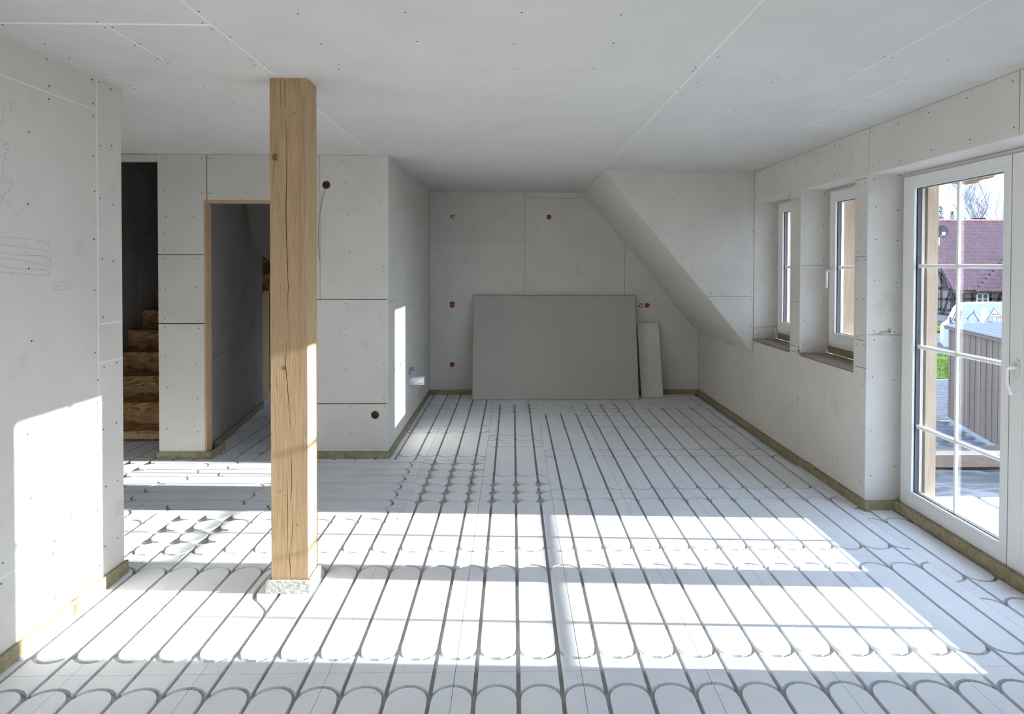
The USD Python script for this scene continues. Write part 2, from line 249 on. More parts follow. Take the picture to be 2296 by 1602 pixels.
# boards laid across the hall
up = lambda cx: arc(cx + .5, 9.95, 90, 180)
T(-16.5, -4.5, 9.9, 10.9, unary_union([l.buffer(HW, quad_segs=2) for l in [LineString([(-17, 10.45), (-4.3, 10.45)]), up(-10), up(-14), arc(-15.5, 9.95, 0, 90), arc(-5.5, 9.95, 0, 90),
    arc(-13.5, 10.95, 180, 270), arc(-9.5, 10.95, 180, 270), arc(-15.5, 10.95, -90, 0), arc(-5.5, 10.95, -90, 0)]]))
T(-22.5, -16.5, 9.9, 10.9, LineString([(-23, 10.45), (-16, 10.45)]).buffer(HW))
v2, v1r = (11.45, 12.45, 13.5), (14.5, 15.5, 16.5)
T(-22.5, -16.5, 10.9, 13.95, cross(-22.5, -16.5, v2)); T(-16.5, -10.5, 10.9, 13.95, cross(-16.5, -10.5, v2)); T(-10.5, -4.5, 10.9, 13.95, cross(-10.5, -4.5, v2, left=False))
T(-20.5, -17.5, 13.95, 16.95, discs(-20.5, 13.95)); T(-23.5, -20.5, 13.95, 16.95, discs(-23.5, 13.95)); T(-26.5, -23.5, 13.95, 16.95, discs(-26.5, 13.95))
T(-17.5, -14.3, 13.95, 16.95, cross(-17.5, -14.3, v1r, left=False, extra=[arc(-15.5, 17.0, -90, 0)]))
T(-14.3, -4.5, 13.95, 16.95, cross(-14.3, -4.5, v1r, extra=[arc(-13.3, 17.0, 180, 270)]))
for u in (-28.5, -25.5, -22.5, -19.5): TS(u, u + 3, 16.95, 23); TS(u, u + 3, 23, 29); TS(u, u + 3, 29, 36)
for u in (-16.5, -13.5, -10.5):
    TS(u, u + 3, 16.95, 18.85, near=False); TS(u, u + 3, 18.85, 19.55, near=False, far=False); TS(u, u + 3, 19.55, 25.5); TS(u, u + 3, 25.5, 31.5); TS(u, u + 3, 31.5, 36)
# centre, with the disc boards
for u in (-4.5, -1.5): TS(u, u + 3, 6, 10.8, far=False)
T(-4.5, -1.5, 10.8, 13.8, discs(-4.5, 10.8)); T(-4.5, -1.5, 13.8, 16.8, discs(-4.5, 13.8)); T(-1.5, 1.5, 10.8, 13.8, discs(-1.5, 10.8))
TS(-4.5, -1.5, 16.88, 22.85); TS(-4.5, -1.5, 22.93, 28.95); TS(-4.5, -1.5, 28.95, 35)
TS(-7.5, -4.5, 16.95, 22.85); TS(-7.5, -4.5, 22.93, 28.95); TS(-7.5, -4.5, 28.95, 35)
TS(-1.5, 1.5, 13.8, 19.8); TS(-1.5, 1.5, 19.85, 20.88, far=False); TS(-1.5, 1.5, 20.9, 26.95); T(-1.5, 1.5, 27.0, 30.0, discs(-1.5, 27.0)); T(-1.5, 1.5, 30, 35, cross(-1.5, 1.5, (30.5, 31.5, 32.5, 33.5), False, True))
for u in (1.5, 4.5, 7.5, 10.5):
    TS(u, u + 3, 6, 12); TS(u, u + 3, 12, 18); TS(u, u + 3, 18, 23.9)
    if u < 7: TS(u, u + 3, 23.9, 27.0, near=False)
    else: TS(u, u + 3, 23.9, 28.95, near=False)
T(1.5, 4.5, 27, 30, cross(1.5, 4.5, (27.4, 28.4, 29.4), False, True)); T(4.5, 7.5, 27, 30, discs(4.5, 27))
T(1.5, 7.5, 30, 35, cross(1.5, 7.5, (30.4, 31.4, 32.4, 33.4))); T(7.5, 13.5, 28.95, 35, cross(7.5, 13.5, (29.3, 30.3, 31.3, 32.3, 33.3)))
bypass = LineString([(-7, 2.6), (-7.05, 2.85), (-7.38, 3.25), (-7.62, 3.5), (-7.72, 3.75), (-7.74, 4.2), (-7.7, 4.9), (-7.5, 5.4), (-7.1, 5.75), (-7, 6.0)]).buffer(HW * 1.15, quad_segs=3)
posthole = sbox(-7.32, 3.7, -6.1, 5.05)
fl = thing('floor', 'white grooved underfloor heating boards covering the whole floor', 'floor', kind='structure')
part(fl, 'subfloor', ext(room.buffer(0.02), 'z', -0.12, -0.0262), filler)
for rect, g in tiles:
    c = rect.intersection(room_uv)
    if c.is_empty or c.area < 0.01: continue
    c = c.buffer(-0.0055, join_style=2)
    g = unary_union([g, bypass]) if rect.intersects(bypass) and rect.bounds[3] <= 6.01 and rect.bounds[1] >= -.01 else g
    top = c.difference(g)
    top = unary_union([p for p in getattr(top, 'geoms', [top]) if p.area > 2e-4])
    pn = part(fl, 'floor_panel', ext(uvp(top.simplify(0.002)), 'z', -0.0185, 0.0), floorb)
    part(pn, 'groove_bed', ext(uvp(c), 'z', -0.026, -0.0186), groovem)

# ---------------------------------------------------------------- ceiling
ce = thing('ceiling', 'flat ceiling of pale screwed boards with filled joints', 'ceiling', kind='structure')
part(ce, 'ceiling_core', ext(R_(XS - .2, YF - .1, XO, 8.7).difference(R_(XS - .01, YB + .12, -2.94, 8.51)), 'z', HC + TB, HC + .2), filler)
R_ = sbox
cp_ = [R_(-1.145, .5, .855, 3.01), R_(-1.145, YF, .855, .5), R_(-1.145, 3.01, .855, 5.49), R_(-1.145, 5.49, .855, YK).union(R_(.5, YC + .004, .890, YK)),
       R_(.855, YF, 1.64, .66), R_(1.64, YF, XR, .66), R_(.855, .66, 1.63, 1.91), R_(1.63, .66, XR, 1.91), R_(.855, 1.91, 1.63, 3.155), R_(1.63, 1.91, XR, 3.155),
       R_(.855, 3.155, 1.91, 4.42), R_(1.91, 3.155, XR, 4.42), R_(.855, 4.42, XR, 5.68), R_(.855, 5.68, XR, YC),
       R_(XL, YF, -1.145, 0), R_(XL, 0, -1.145, 1.25), R_(XL, 1.25, -1.145, 2.495), R_(XL, 2.512, -1.555, 2.94), R_(-1.555, 2.512, -1.145, 2.94), R_(XL, 2.94, -1.145, 3.39),
       R_(XL, 3.39, -1.145, 4.21).union(R_(XS, 3.412, XL + .1, 4.21)), R_(XS, 4.21, -1.955, YB), R_(-1.955, 4.21, -1.145, YB)]
for q in cp_:
    q = q.buffer(-.0009, join_style=2); b = q.bounds
    wy = lambda e: .0022 if abs(e - 3.39) < .003 else 0
    q = q.intersection(R_(b[0] + .0022, b[1] + wy(b[1]), b[2] - .0022, b[3] - wy(b[3])))
    part(ce, 'ceiling_panel', ext(q, 'z', HC, HC + TB), ceilb)
part(ce, 'joint_filler', [bx(XL, XR, YF, YK, HC + .0005, HC + TB - .0005)], filler, label='white joint compound in the board joints')
screws(ce, 'z', HC, pts(SCREW_T), -1, 0.0036)

# ---------------------------------------------------------------- left wall
wl = thing('wall_left', 'near left wall of pale screwed boards with pencil sketches', 'wall', kind='structure')
part(wl, 'wall_core', bx(XL - .15, XL - TB, YF, YW - TB, -.13, HC), filler)
part(wl, 'joint_filler', bx(XL - TB + .0005, XL - .0006, YF, YW - .003, 0, HC), filler, label='white joint compound in the board joints')
boards(wl, 'x', XL - TB, XL, [R_(YF, 0, .7, .364), R_(YF, .364, .7, 1.62), R_(YF, 1.62, .7, HC), R_(.7, 0, 3.213, .364), R_(.7, .364, 3.213, 2.364), R_(.7, 2.364, 3.213, HC)], gap=.0035)
boards(wl, 'x', XL - TB, XL, [R_(3.219, 0, YW, 1.128), R_(3.219, 1.131, YW, 1.318), R_(3.219, 1.321, YW, HC)], gap=.0025)
part(wl, 'wall_panel', bx(XL - .15, XL - .001, YW - TB, YW, 0, HC), board)
screws(wl, 'x', XL, pts(SCREW_L), 1, 0.0040)
PENCIL = "2.617,2.243 2.637,2.246 2.643,2.239 2.627,2.214 2.637,2.198 2.635,2.184 2.616,2.171|2.704,2.267 2.676,2.267 2.671,2.251 2.679,2.248 2.675,2.239 2.666,2.235|2.615,2.106 2.663,2.100 2.615,2.081|2.663,2.115 2.639,2.089 2.639,2.073 2.663,2.075|2.659,2.088 2.642,2.053 2.627,2.008 2.626,1.970|2.615,2.045 2.635,2.041 2.655,2.032|2.630,1.947 2.644,1.938 2.689,1.947 2.626,1.880 2.615,1.863|2.612,1.887 2.653,1.862 2.714,1.808|2.610,1.719 2.715,1.722 2.852,1.715 2.880,1.697 2.876,1.679 2.863,1.674 2.610,1.694|2.609,1.662 2.664,1.652 2.851,1.651 2.891,1.633 2.891,1.615 2.862,1.605 2.831,1.614|2.609,1.640 2.692,1.634 2.835,1.615 2.883,1.621 2.887,1.638 2.839,1.652|2.609,1.610 2.649,1.601 2.750,1.591 2.862,1.592 2.881,1.577 2.862,1.563 2.608,1.584|2.663,1.583 2.681,1.584|2.663,1.572 2.680,1.572|2.671,1.583 2.671,1.572|2.907,1.534 3.015,1.537 3.014,1.502 2.910,1.500 2.907,1.534|2.936,1.523 2.938,1.514 2.930,1.510 2.930,1.520 2.936,1.523|2.988,1.525 2.995,1.518 2.988,1.512 2.984,1.521 2.988,1.525|2.991,1.515 2.992,1.497|3.015,1.522 3.028,1.522|3.015,1.511 3.026,1.511"

ms = []
for s in PENCIL.split('|'):
    q = np.array(pts(s))
    if len(q) > 2:
        tt = np.linspace(0, len(q) - 1, 6 * len(q)); q = np.stack([np.interp(tt, range(len(q)), q[:, k]) for k in (0, 1)], 1)
        q[1:-1] = (q[:-2] + 2 * q[1:-1] + q[2:]) / 4
    ms.append(ext(LineString(q).buffer(0.0006, quad_segs=1), 'x', XL, XL + 0.0004))
part(wl, 'pencil_marks', ms, pencil, label='pencilled digits, crosses and looping lines')

# ---------------------------------------------------------------- partition with stair opening and doorway
wp = thing('wall_back', 'partition wall with a doorway and two round holes', 'wall', kind='structure')
DW0, DW1, DH = -2.553, -1.66, 2.15
holes = [(-1.547, 2.279), (-1.146, 0.363)]
def cut(poly):
    for h in holes: poly = poly.difference(Point(*h).buffer(0.034, quad_segs=8))
    return poly
pan = [R_(-2.930, 1.699, -2.529, HC), R_(-2.930, 1.129, DW0, 1.695), R_(-2.930, 0, DW0, 1.124)]
pan[0] = pan[0].difference(R_(DW0, 0, 3, DH))
pan += [R_(-2.525, DH, -1.6, HC).union(R_(DW1, 1.331, -1.6, DH)), R_(-1.6, 1.331, -1.036, HC), R_(DW1, .459, -1.036, 1.327), R_(DW1, 0, -1.036, .455)]
for q in pan: part(wp, 'wall_panel', ext(cut(q.buffer(-.0014, join_style=2)), 'y', YB, YB + TB), board)
core = R_(-2.930, 0, -1.049, HC).difference(R_(DW0, -1, DW1, DH))
part(wp, 'wall_core', ext(cut(core), 'y', YB + TB, YB + .112), dark_gap)
for x0, x1 in ((-2.93, DW0), (DW1, -1.049)): part(wp, 'wall_panel', bx(x0, x1, YB + .112, YB + .125, 0, HC), board)
part(wp, 'wall_panel', bx(DW0, DW1, YB + .112, YB + .125, DH, HC), board)
part(wp, 'wall_panel', bx(XS, -2.93, YB, YB + TB, 2.463, HC - .003), board, label='narrow board above the stair opening')
part(wp, 'header_core', bx(XS, -2.93, YB + TB, YB + .12, 2.470, HC), dark_gap)
screws(wp, 'y', YB, pts(SCREW_B), -1, 0.0040)
tr = thing('trim_1', 'raw timber studs lining the doorway opening', 'trim', kind='structure')
part(tr, 'stud', bx(DW0 - .0, DW0 + .012, YB + .004, YB + .104, 0, DH), stud)
part(tr, 'stud', bx(DW1 - .012, DW1, YB + .004, YB + .104, 0, DH), stud)
part(tr, 'lintel', bx(DW0 + .012, DW1 - .012, YB + .002, YB + .104, DH - .022, DH), stud)
for i, (hx, hz) in enumerate(holes):
    h = thing('round_wall_hole', ['upper round hole in the partition wall, its wire hanging out', 'lower round hole cut low in the partition wall beside the corner'][i], 'wall hole')
    ringm = ext(Point(hx, hz).buffer(.034).difference(Point(hx, hz).buffer(.0315)), 'y', YB + .001, YB + .06)
    part(h, 'rim', ringm, plain(f'hole_rim_{i}', (0.20, 0.12, 0.06), 0.7)); part(h, 'back', cyl((hx, YB + .05, hz), .0312, .012, 'y'), surf(f'hole_back_{i}', (0.10, 0.06, 0.03), (0.30, 0.17, 0.07), scale=40))
cb = thing('hanging_wire', 'thin grey wire hanging from the upper wall hole', 'cable')
part(cb, 'wire', tube([(-1.55, YB + .03, 2.262), (-1.553, YB - .006, 2.245), (-1.572, YB - .012, 2.18), (-1.595, YB - .012, 2.05), (-1.608, YB - .012, 1.93), (-1.612, YB - .010, 1.80), (-1.600, YB - .010, 1.66)], .0022, 6), cable_m, True)
part(cb, 'wire_end', tube([(-1.60, YB - .010, 1.66), (-1.596, YB - .010, 1.645)], .0012, 6), plain('copper', (.5, .25, .12), .35, 1.0), True)

# ---------------------------------------------------------------- alcove
wa = thing('wall_alcove_left', 'side wall of the alcove with the pipe stubs', 'wall', kind='structure')
part(wa, 'wall_core', bx(XA - .10, XA - TB, YB + .113, YK + TB, -.13, HC), dark_gap)
boards(wa, 'x', XA - TB, XA, [R_(YB, 0, 5.784, 1.303), R_(YB, 1.303, 5.784, HC), R_(5.784, 0, 6.947, 1.19), R_(5.784, 1.19, 6.947, HC), R_(6.947, 0, YK, HC)], gap=.0012)
wk = thing('wall_alcove_back', 'end wall of the alcove behind the leaning boards', 'wall', kind='structure')
zs = lambda x: 2.525 - (x - .885) * (2.525 - .765) / (XR - .885)      # the roof slope
slope_poly = Polygon([(XA, 0), (XR + .02, 0), (XR + .02, zs(XR + .02)), (.885, 2.525), (XA, 2.525)])
part(wk, 'wall_core', ext(slope_poly.union(sbox(XA - .14, -.13, XA + .1, HC)).union(sbox(XA, -.13, XR + .3, .1)).union(sbox(XA - .14, HC - .1, .9, HC + TB)), 'y', YK + TB, YK + .12), dark_gap)
boards(wk, 'y', YK, YK + TB, [q.intersection(slope_poly) for q in (R_(XA, 0, .147, 1.874), R_(XA, 1.874, .147, HC), R_(.147, 2.458, 1.4, HC), R_(.147, 0, 1.401, 2.457), R_(1.401, 0, XR, HC))], gap=.0016)
part(wk, 'joint_filler', bx(XA + .01, .1445, YK + .0006, YK + TB, 1.8708, 1.8772), filler, label='white filler in the level joint')
ws = thing('wall_sloped', 'sloping boarded underside of the roof right of the alcove', 'wall', kind='structure')
sn = np.array([zs(0) - zs(1), 0, 1.0]); sn /= np.linalg.norm(sn)
def slab(x0, x1, y0, y1, off, th):
    """A board lying on the roof slope; off: distance outward from the room face."""
    v = []
    for o in (off, off + th):
        for x, y in ((x0, y0), (x1, y0), (x1, y1), (x0, y1)): v.append(np.array([x, y, zs(x)]) + sn * o)
    f = [[0, 3, 2], [0, 2, 1], [4, 5, 6], [4, 6, 7]] + [[i, (i + 1) % 4, (i + 1) % 4 + 4] for i in range(4)] + [[i, (i + 1) % 4 + 4, i + 4] for i in range(4)]
    m = trimesh.Trimesh(np.array(v), np.array(f), process=False); m.fix_normals(); return m
g_ = .0018
for x0, x1, y0, y1 in ((.885, 1.47, YC + .013, YK), (1.47, 2.165, YC + .013, YK), (2.165, XR + .012, YC + .013, 6.72), (2.165, XR + .012, 6.72, YK)):
    part(ws, 'wall_panel', slab(x0 + g_ * .4, x1 - g_ * .4, y0 + g_, y1 - g_, 0, TB), board)
part(ws, 'joint_filler', slab(.885, XR + .01, YC + .013, YK, .0015, TB - .002), filler, label='white filler in the joints of the slope')
part(ws, 'slope_core', slab(.80, XR + .15, YC + .013, YK + .1, TB, .15), dark_gap)
wd = thing('wall_dormer', 'triangular side wall of the dormer left of the small windows', 'wall', kind='structure')
tri = Polygon([(.885, 2.525), (XR, 2.525), (XR, .772)])
boards(wd, 'y', YC, YC + TB, [tri.intersection(R_(0, 1.319, 3, 3)), tri.intersection(R_(0, 0, 3, 1.319))], gap=.0022)
part(wd, 'wall_core', ext(Polygon([(.93, 2.52), (XO, 2.52), (XO, .79), (2.36, .79)]), 'y', YC + TB - .0005, YC + .25), filler)
screws(wd, 'y', YC, pts(SCREW_C), -1, 0.0040)

# ---------------------------------------------------------------- right wall with the two window openings and the glazed door
wr = thing('wall_right', 'right wall of boards around the windows and the glazed door', 'wall', kind='structure')
WZ0, WZ1, DZ1 = .886, 2.236, 2.221
W1, W2, DR = (5.424, YC), (4.400, 5.238), (2.275, YD)
DS = -3.075; D2 = (DR[0] + DS, DR[1] + DS)                           # unseen second door, added to let in more daylight and sun bounce
op = [R_(W1[0], WZ0, W1[1], WZ1), R_(W2[0], WZ0, W2[1], WZ1), R_(DR[0], -1, DR[1], DZ1), R_(D2[0], -1, D2[1], DZ1)]
full = R_(YF - .1, -.12, YC + .012, HC + TB)
cut3 = unary_union(op)
part(wr, 'wall_core', ext(full.difference(unary_union([o.buffer(.0125, join_style=2) for o in op])), 'x', XR + TB, XO), filler)
part(wr, 'wall_core', bx(XR + TB, XO, YC + .013, 8.3, -.1, .78), filler)
face = [R_(YC, 0, 6.536, .80), R_(6.536, 0, 7.82, .79), R_(7.82, 0, YK, .785),
        R_(5.262, 0, YC, .905), R_(4.232, 0, 5.262, .935), R_(YF, 0, 2.275, DZ1).difference(R_(-5, -1, -5, 0)),
        R_(5.238, .951, 5.424, 1.322), R_(5.238, 1.322, 5.424, 2.168), R_(4.240, 1.118, 4.400, 1.682), R_(4.240, 1.682, 4.400, 2.20), R_(4.24, .935, 4.4, 1.118), R_(5.238, .905, 5.424, .951),
        R_(5.238, 2.168, 5.424, WZ1).union(R_(4.232, WZ1, YC, HC)).union(R_(4.24, 2.20, 4.40, WZ1)), R_(2.965, DZ1, 4.230, HC), R_(1.70, DZ1, 2.963, HC), R_(YF, DZ1, 1.70, HC)]
for q in face:
    q = q.difference(cut3.buffer(0.0005)).buffer(-.0016, join_style=2)
    part(wr, 'wall_panel', ext(q, 'x', XR, XR + TB), board)
XF = 2.583                                                          # inner face of the window and door frames
def rv(name, *a): part(wr, name, bx(*a), board)
rv('reveal_panel', XR + .001, XO, YD, YD + TB, 0, 1.160); rv('reveal_panel', XR + .001, XO, YD, YD + TB, 1.164, DZ1); rv('reveal_panel', XR + .001, XO, DR[0] - TB, DR[0], 0, DZ1)
rv('reveal_panel', XR + .001, XO, DR[0] - TB, YD + TB, DZ1, DZ1 + TB)
rv('reveal_panel', XR + .001, XO, W2[1], W2[1] + TB, WZ0 + .022, 1.621); rv('reveal_panel', XR + .001, XO, W2[1], W2[1] + TB, 1.6235, WZ1); rv('reveal_panel', XR + .001, XO, W2[0] - TB, W2[0], WZ0 + .022, WZ1)
rv('reveal_panel', XR + .004, XO, YC, YC + TB, WZ0 + .022, 1.022); rv('reveal_panel', XR + .004, XO, YC, YC + TB, 1.026, WZ1); rv('reveal_panel', XR + .001, XO, W1[0] - TB, W1[0], WZ0 + .022, WZ1)
for a, b in (W1, W2): rv('reveal_panel', XR + .001, XO, a - TB, b + TB, WZ1, WZ1 + TB)
rv('reveal_panel', XR + .001, XO, D2[1], D2[1] + TB, 0, DZ1); rv('reveal_panel', XR + .001, XO, D2[0] - TB, D2[0], 0, DZ1); rv('reveal_panel', XR + .001, XO, D2[0] - TB, D2[1] + TB, DZ1, DZ1 + TB)
screws(wr, 'x', XR, pts(SCREW_R), -1, 0.0038)
screws(wr, 'y', YD, pts(SCREW_D), -1, 0.0038); screws(wr, 'y', 5.238, pts(SCREW_W2), -1, 0.0038); screws(wr, 'y', YC, pts(SCREW_W1), -1, 0.0038)
stain = surf('stain', (0.40, 0.35, 0.27), (0.54, 0.50, 0.43), scale=50)
def blob(cx, cz, w, h, seed, plane='y', d=YD):
    t = np.linspace(0, 2 * np.pi, 26)[:-1]; r = 0.6 + 0.8 * np.array([meshkit.noise([math.cos(a) * 2 + seed, math.sin(a) * 2, seed * 3.3]) for a in t])
    return ext(Polygon(np.stack([cx + w * r * np.cos(t), cz + h * r * np.sin(t)], 1)).buffer(0), plane, d - .0005, d)
part(wr, 'stain', [blob(2.46, 1.178, .045, .010, 1), blob(2.495, 1.195, .012, .016, 2), blob(2.41, 1.171, .03, .004, 3)], stain, label='brown glue smear over the reveal joint')
wf = thing('wall_front', 'plain wall behind the camera', 'wall', kind='structure')
part(wf, 'wall_panel', bx(XL - .15, XO, YF - .1, YF, -.13, HC), board)
wst = thing('wall_stair', 'side wall of the stairwell and hall, its shade put into the board colour', 'wall', kind='structure')
part(wst, 'wall_core', bx(XS - .12, XS - TB, YW - .5, 8.7, -.13, HC), filler)
boards(wst, 'x', XS - TB, XS, [R_(YW - .2, 0, 7.28, 1.33), R_(YW - .2, 1.33, 7.28, 2.72), R_(7.285, 0, 8.5, 1.9), R_(7.285, 1.9, 8.5, 2.72), R_(YB, 2.72, 8.5, 5.0)], mat=board_shaded, gap=.003)
part(wst, 'shaft_wall', bx(XS - .12, XS - TB, YB, 8.7, 2.6, 5.0), filler); part(wst, 'shaft_wall', bx(-2.94, -2.90, YB + .12, 8.51, HC + TB, 5.0), board_shaded)
part(wst, 'shaft_wall', bx(XS - .1, -2.9, YB + .02, YB + .119, HC + .2, 5.0), board_shaded); part(wst, 'shaft_roof', bx(XS - .15, -2.88, YB, 8.65, 5.0, 5.1), board_shaded)
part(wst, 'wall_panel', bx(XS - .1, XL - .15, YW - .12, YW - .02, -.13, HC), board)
part(wst, 'wall_panel', bx(XS - .1, XA - .1, 8.5, 8.6, -.13, 5.0), board_shaded)

# closet behind the doorway, under the stairs
wc = thing('wall_closet', 'side wall of the dark closet seen through the doorway', 'wall', kind='structure')
def skew(y0, y1, z0, z1, off, th):
    X = lambda y: -2.60 - (y - 5.55) * .128
    v = [(X(y) - off - t, y, z) for t in (0, th) for y in (y0, y1) for z in (z0, z1)]
    m = trimesh.convex.convex_hull(np.array(v)); return m
part(wc, 'wall_panel', skew(5.548, 7.05, 0, .80, 0, TB), board_shaded); part(wc, 'wall_panel', skew(5.548, 7.05, .803, 2.52, 0, TB), board_shaded)
part(wc, 'wall_panel', skew(7.053, 7.42, 0, 2.52, 0, TB), board_shaded)
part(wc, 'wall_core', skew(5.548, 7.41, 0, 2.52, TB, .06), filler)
part(wc, 'bulkhead', ext(Polygon([(6.62, 2.52), (6.98, 1.86), (7.9, 1.62), (8.4, 1.62), (8.4, 2.52)]), 'x', -2.88, -1.15), board_shaded)

# ---------------------------------------------------------------- mineral wool edge strips along the foot of the walls
def strip(name, label, runs, h=.062, th=.014, mat=None):
    s = thing(name, label, 'edge strip', kind='structure')
    for k, (a, b, nrm) in enumerate(runs):
        a, b, nrm = np.array(a, float), np.array(b, float), np.array(nrm, float); ln = np.linalg.norm(b - a); n = max(1, round(ln / 1.1)); d = (b - a) / ln
        cuts = [0.0] + [ln * (i + rng.uniform(-.12, .12)) / n for i in range(1, n)] + [ln]
        for i in range(n):
            p, q = a + d * (cuts[i] + .0012), a + d * (cuts[i + 1] - .0012); hh = h + rng.uniform(-.003, .003); t = th + rng.uniform(-.0015, .0015)
            lo = np.minimum(np.minimum(p, q), np.minimum(p + nrm * t, q + nrm * t)); hi = np.maximum(np.maximum(p, q), np.maximum(p + nrm * t, q + nrm * t))
            part(s, 'edge_strip', rough_box(lo[0], hi[0], lo[1], hi[1], 0.0006, hh, .0011, 38, .035, k * 7 + i), mat or wool)
t_ = .0005
strip('baseboard_left', 'olive mineral wool strip along the foot of the left wall', [((XL + t_, YF), (XL + t_, YW + .012), (1, 0))], .066)
strip('baseboard_back', 'olive mineral wool strip around the foot of the partition', [((-2.945, YB - t_), (-2.502, YB - t_), (0, -1)), ((-2.512, YB + .002), (-2.512, YB + .26), (1, 0)), ((DW1, YB - t_), (-1.022, YB - t_), (0, -1)), ((-2.945, YB), (-2.945, YB + .1), (1, 0))], .06)
strip('baseboard_alcove', 'olive mineral wool strip along the alcove side and end walls', [((XA + t_, YB + .002), (XA + t_, YK - .002), (1, 0)), ((XA + .016, YK - t_), (XR - .016, YK - t_), (0, -1))], .062)
strip('baseboard_right', 'olive mineral wool strip along the foot of the right wall', [((XR - t_, YD - .045), (XR - t_, YK - .002), (-1, 0)), ((XR - .004, YD - t_), (XF - .012, YD - t_), (0, -1))], .062, .018)
strip('baseboard_door', 'olive mineral wool strip below the glazed door', [((2.548, 2.30), (2.548, YD - .016), (-1, 0)), ((XR - t_, D2[1] + .02), (XR - t_, 2.26), (-1, 0)), ((2.548, D2[0] + .02), (2.548, D2[1] - .02), (-1, 0))], .068, .022)
sc = thing('baseboard_closet', 'dark mineral wool strip along the closet wall', 'edge strip', kind='structure')
m = skew(5.70, 7.40, .0006, .065, -.018, .016); part(sc, 'edge_strip', m, wool)

# ---------------------------------------------------------------- windows and glazed door
def ring(parent, x0, x1, y0, y1, z0, z1, wl_, wr_, wb, wt, mat, names=('stile', 'rail'), g=.0001, skipbottom=False):
    """Four mitred bars around an opening; y0..z1 is the outside, w* the widths (l: high y, r: low y)."""
    a0, a1, b0, b1 = y0 + wr_, y1 - wl_, z0 + wb, z1 - wt
    P = [(names[0], [(y1, z0), (y1, z1), (a1, b1), (a1, b0)]), (names[0], [(y0, z0), (a0, b0), (a0, b1), (y0, z1)]), (names[1], [(y0, z1), (a0, b1), (a1, b1), (y1, z1)]), (names[1], [(y0, z0), (y1, z0), (a1, b0), (a0, b0)])]
    for n, q in P:
        if skipbottom and q[0][1] == z0 and q[1] == (y1, z0): continue
        q = Polygon(q).buffer(-g, join_style=2)
        part(parent, n, ext(q, 'x', x0, x1), mat)
def sweep(ptsr, n=3):
    import manifold3d as mf
    sph = []
    for x, y, z, r in ptsr:
        s = trimesh.creation.icosphere(2, r); s.apply_translation([x, y, z]); sph.append(s)
    hs = [trimesh.convex.convex_hull(np.vstack([a.vertices, b.vertices])) for a, b in zip(sph[:-1], sph[1:])]
    return trimesh.util.concatenate(hs)
def handle(parent, x, y, z, s):
    """A lever handle on a stile face at x; the lever reaches towards +y*s and hangs down."""
    h = part(parent, 'handle', sweep([(x - .044, y, z, .0105), (x - .046, y + .012 * s, z - .008, .0105), (x - .047, y + .013 * s, z - .050, .0095), (x - .044, y + .010 * s, z - .095, .0088), (x - .038, y - .004 * s, z - .132, .0085)]), pvc, True, label='white lever handle')
    part(parent, 'handle_neck', cyl((x - .024, y, z), .0115, .040, 'x', 20), pvc, 30)
    rp = unary_union([Point(y, z + .022).buffer(.017), Point(y, z - .040).buffer(.017), R_(y - .017, z - .040, y + .017, z + .022)])
    part(parent, 'handle_plate', ext(rp, 'x', x - .010, x), pvc, 40)
def leaf(parent, y0, y1, z0, z1, gl, bars, vbar, xs=2.555, mat=pvc):
    """A sash from y0 to y1 with glass gl = (ga, gb, za, zb), horizontal bars at z and an upright bar at vbar."""
    ga, gb, za, zb = gl; bd = .021
    ring(parent, xs, xs + .062, y0, y1, z0, z1, y1 - gb - bd, ga - bd - y0, za - bd - z0, z1 - zb - bd, mat, ('sash_stile', 'sash_rail'))
    ring(parent, xs + .001, xs + .017, ga - bd + .0002, gb + bd - .0002, za - bd + .0002, zb + bd - .0002, bd, bd, bd, bd, mat, ('glazing_bead', 'glazing_bead'))
    ring(parent, xs + .016, xs + .018, ga - .004, gb + .004, za - .004, zb + .004, .0065, .0065, .0065, .0065, gasket, ('gasket', 'gasket'), 0)
    for k, x in enumerate((xs + .0185, xs + .0465)):
        part(parent, 'glass_pane', bx(x, x + .004, ga - .006, gb + .006, za - .006, zb + .006), glass)
    ring(parent, xs + .0226, xs + .0464, ga - .006, gb + .006, za - .006, zb + .006, .008, .008, .008, .008, spacer_m, ('glass_spacer', 'glass_spacer'), 0)
    ring(parent, xs + .051, xs + .070, ga - .03, gb + .03, za - .03, zb + .03, .03, .03, .03, .03, mat, ('outer_bead', 'outer_bead'))
    hb, c0, c1 = .0125, xs + .0265, xs + .0425
    segs = sorted(bars)
    vs = [(za, segs[0])] + list(zip(segs[:-1], segs[1:])) + [(segs[-1], zb)] if segs else [(za, zb)]
    def chamf(w, t):                                               # bar section with bevelled arrises
        return [(-w, -t * .35), (-w * .6, -t), (w * .6, -t), (w, -t * .35), (w, t * .35), (w * .6, t), (-w * .6, t), (-w, t * .35)]
    cm, tt = (c0 + c1) / 2, (c1 - c0) / 2
    for z in segs:
        sec = np.array(chamf(hb, tt)); m = ext(Polygon(np.stack([cm + sec[:, 1], z + sec[:, 0]], 1)), 'y', ga + .003, gb - .003); part(parent, 'glazing_bar', m, mat)
    sec = np.array(chamf(hb, tt))
    m = ext(Polygon(np.stack([cm + sec[:, 1] * .96, vbar + sec[:, 0]], 1)), 'z', za + .003, zb - .003); part(parent, 'glazing_bar', m, mat)
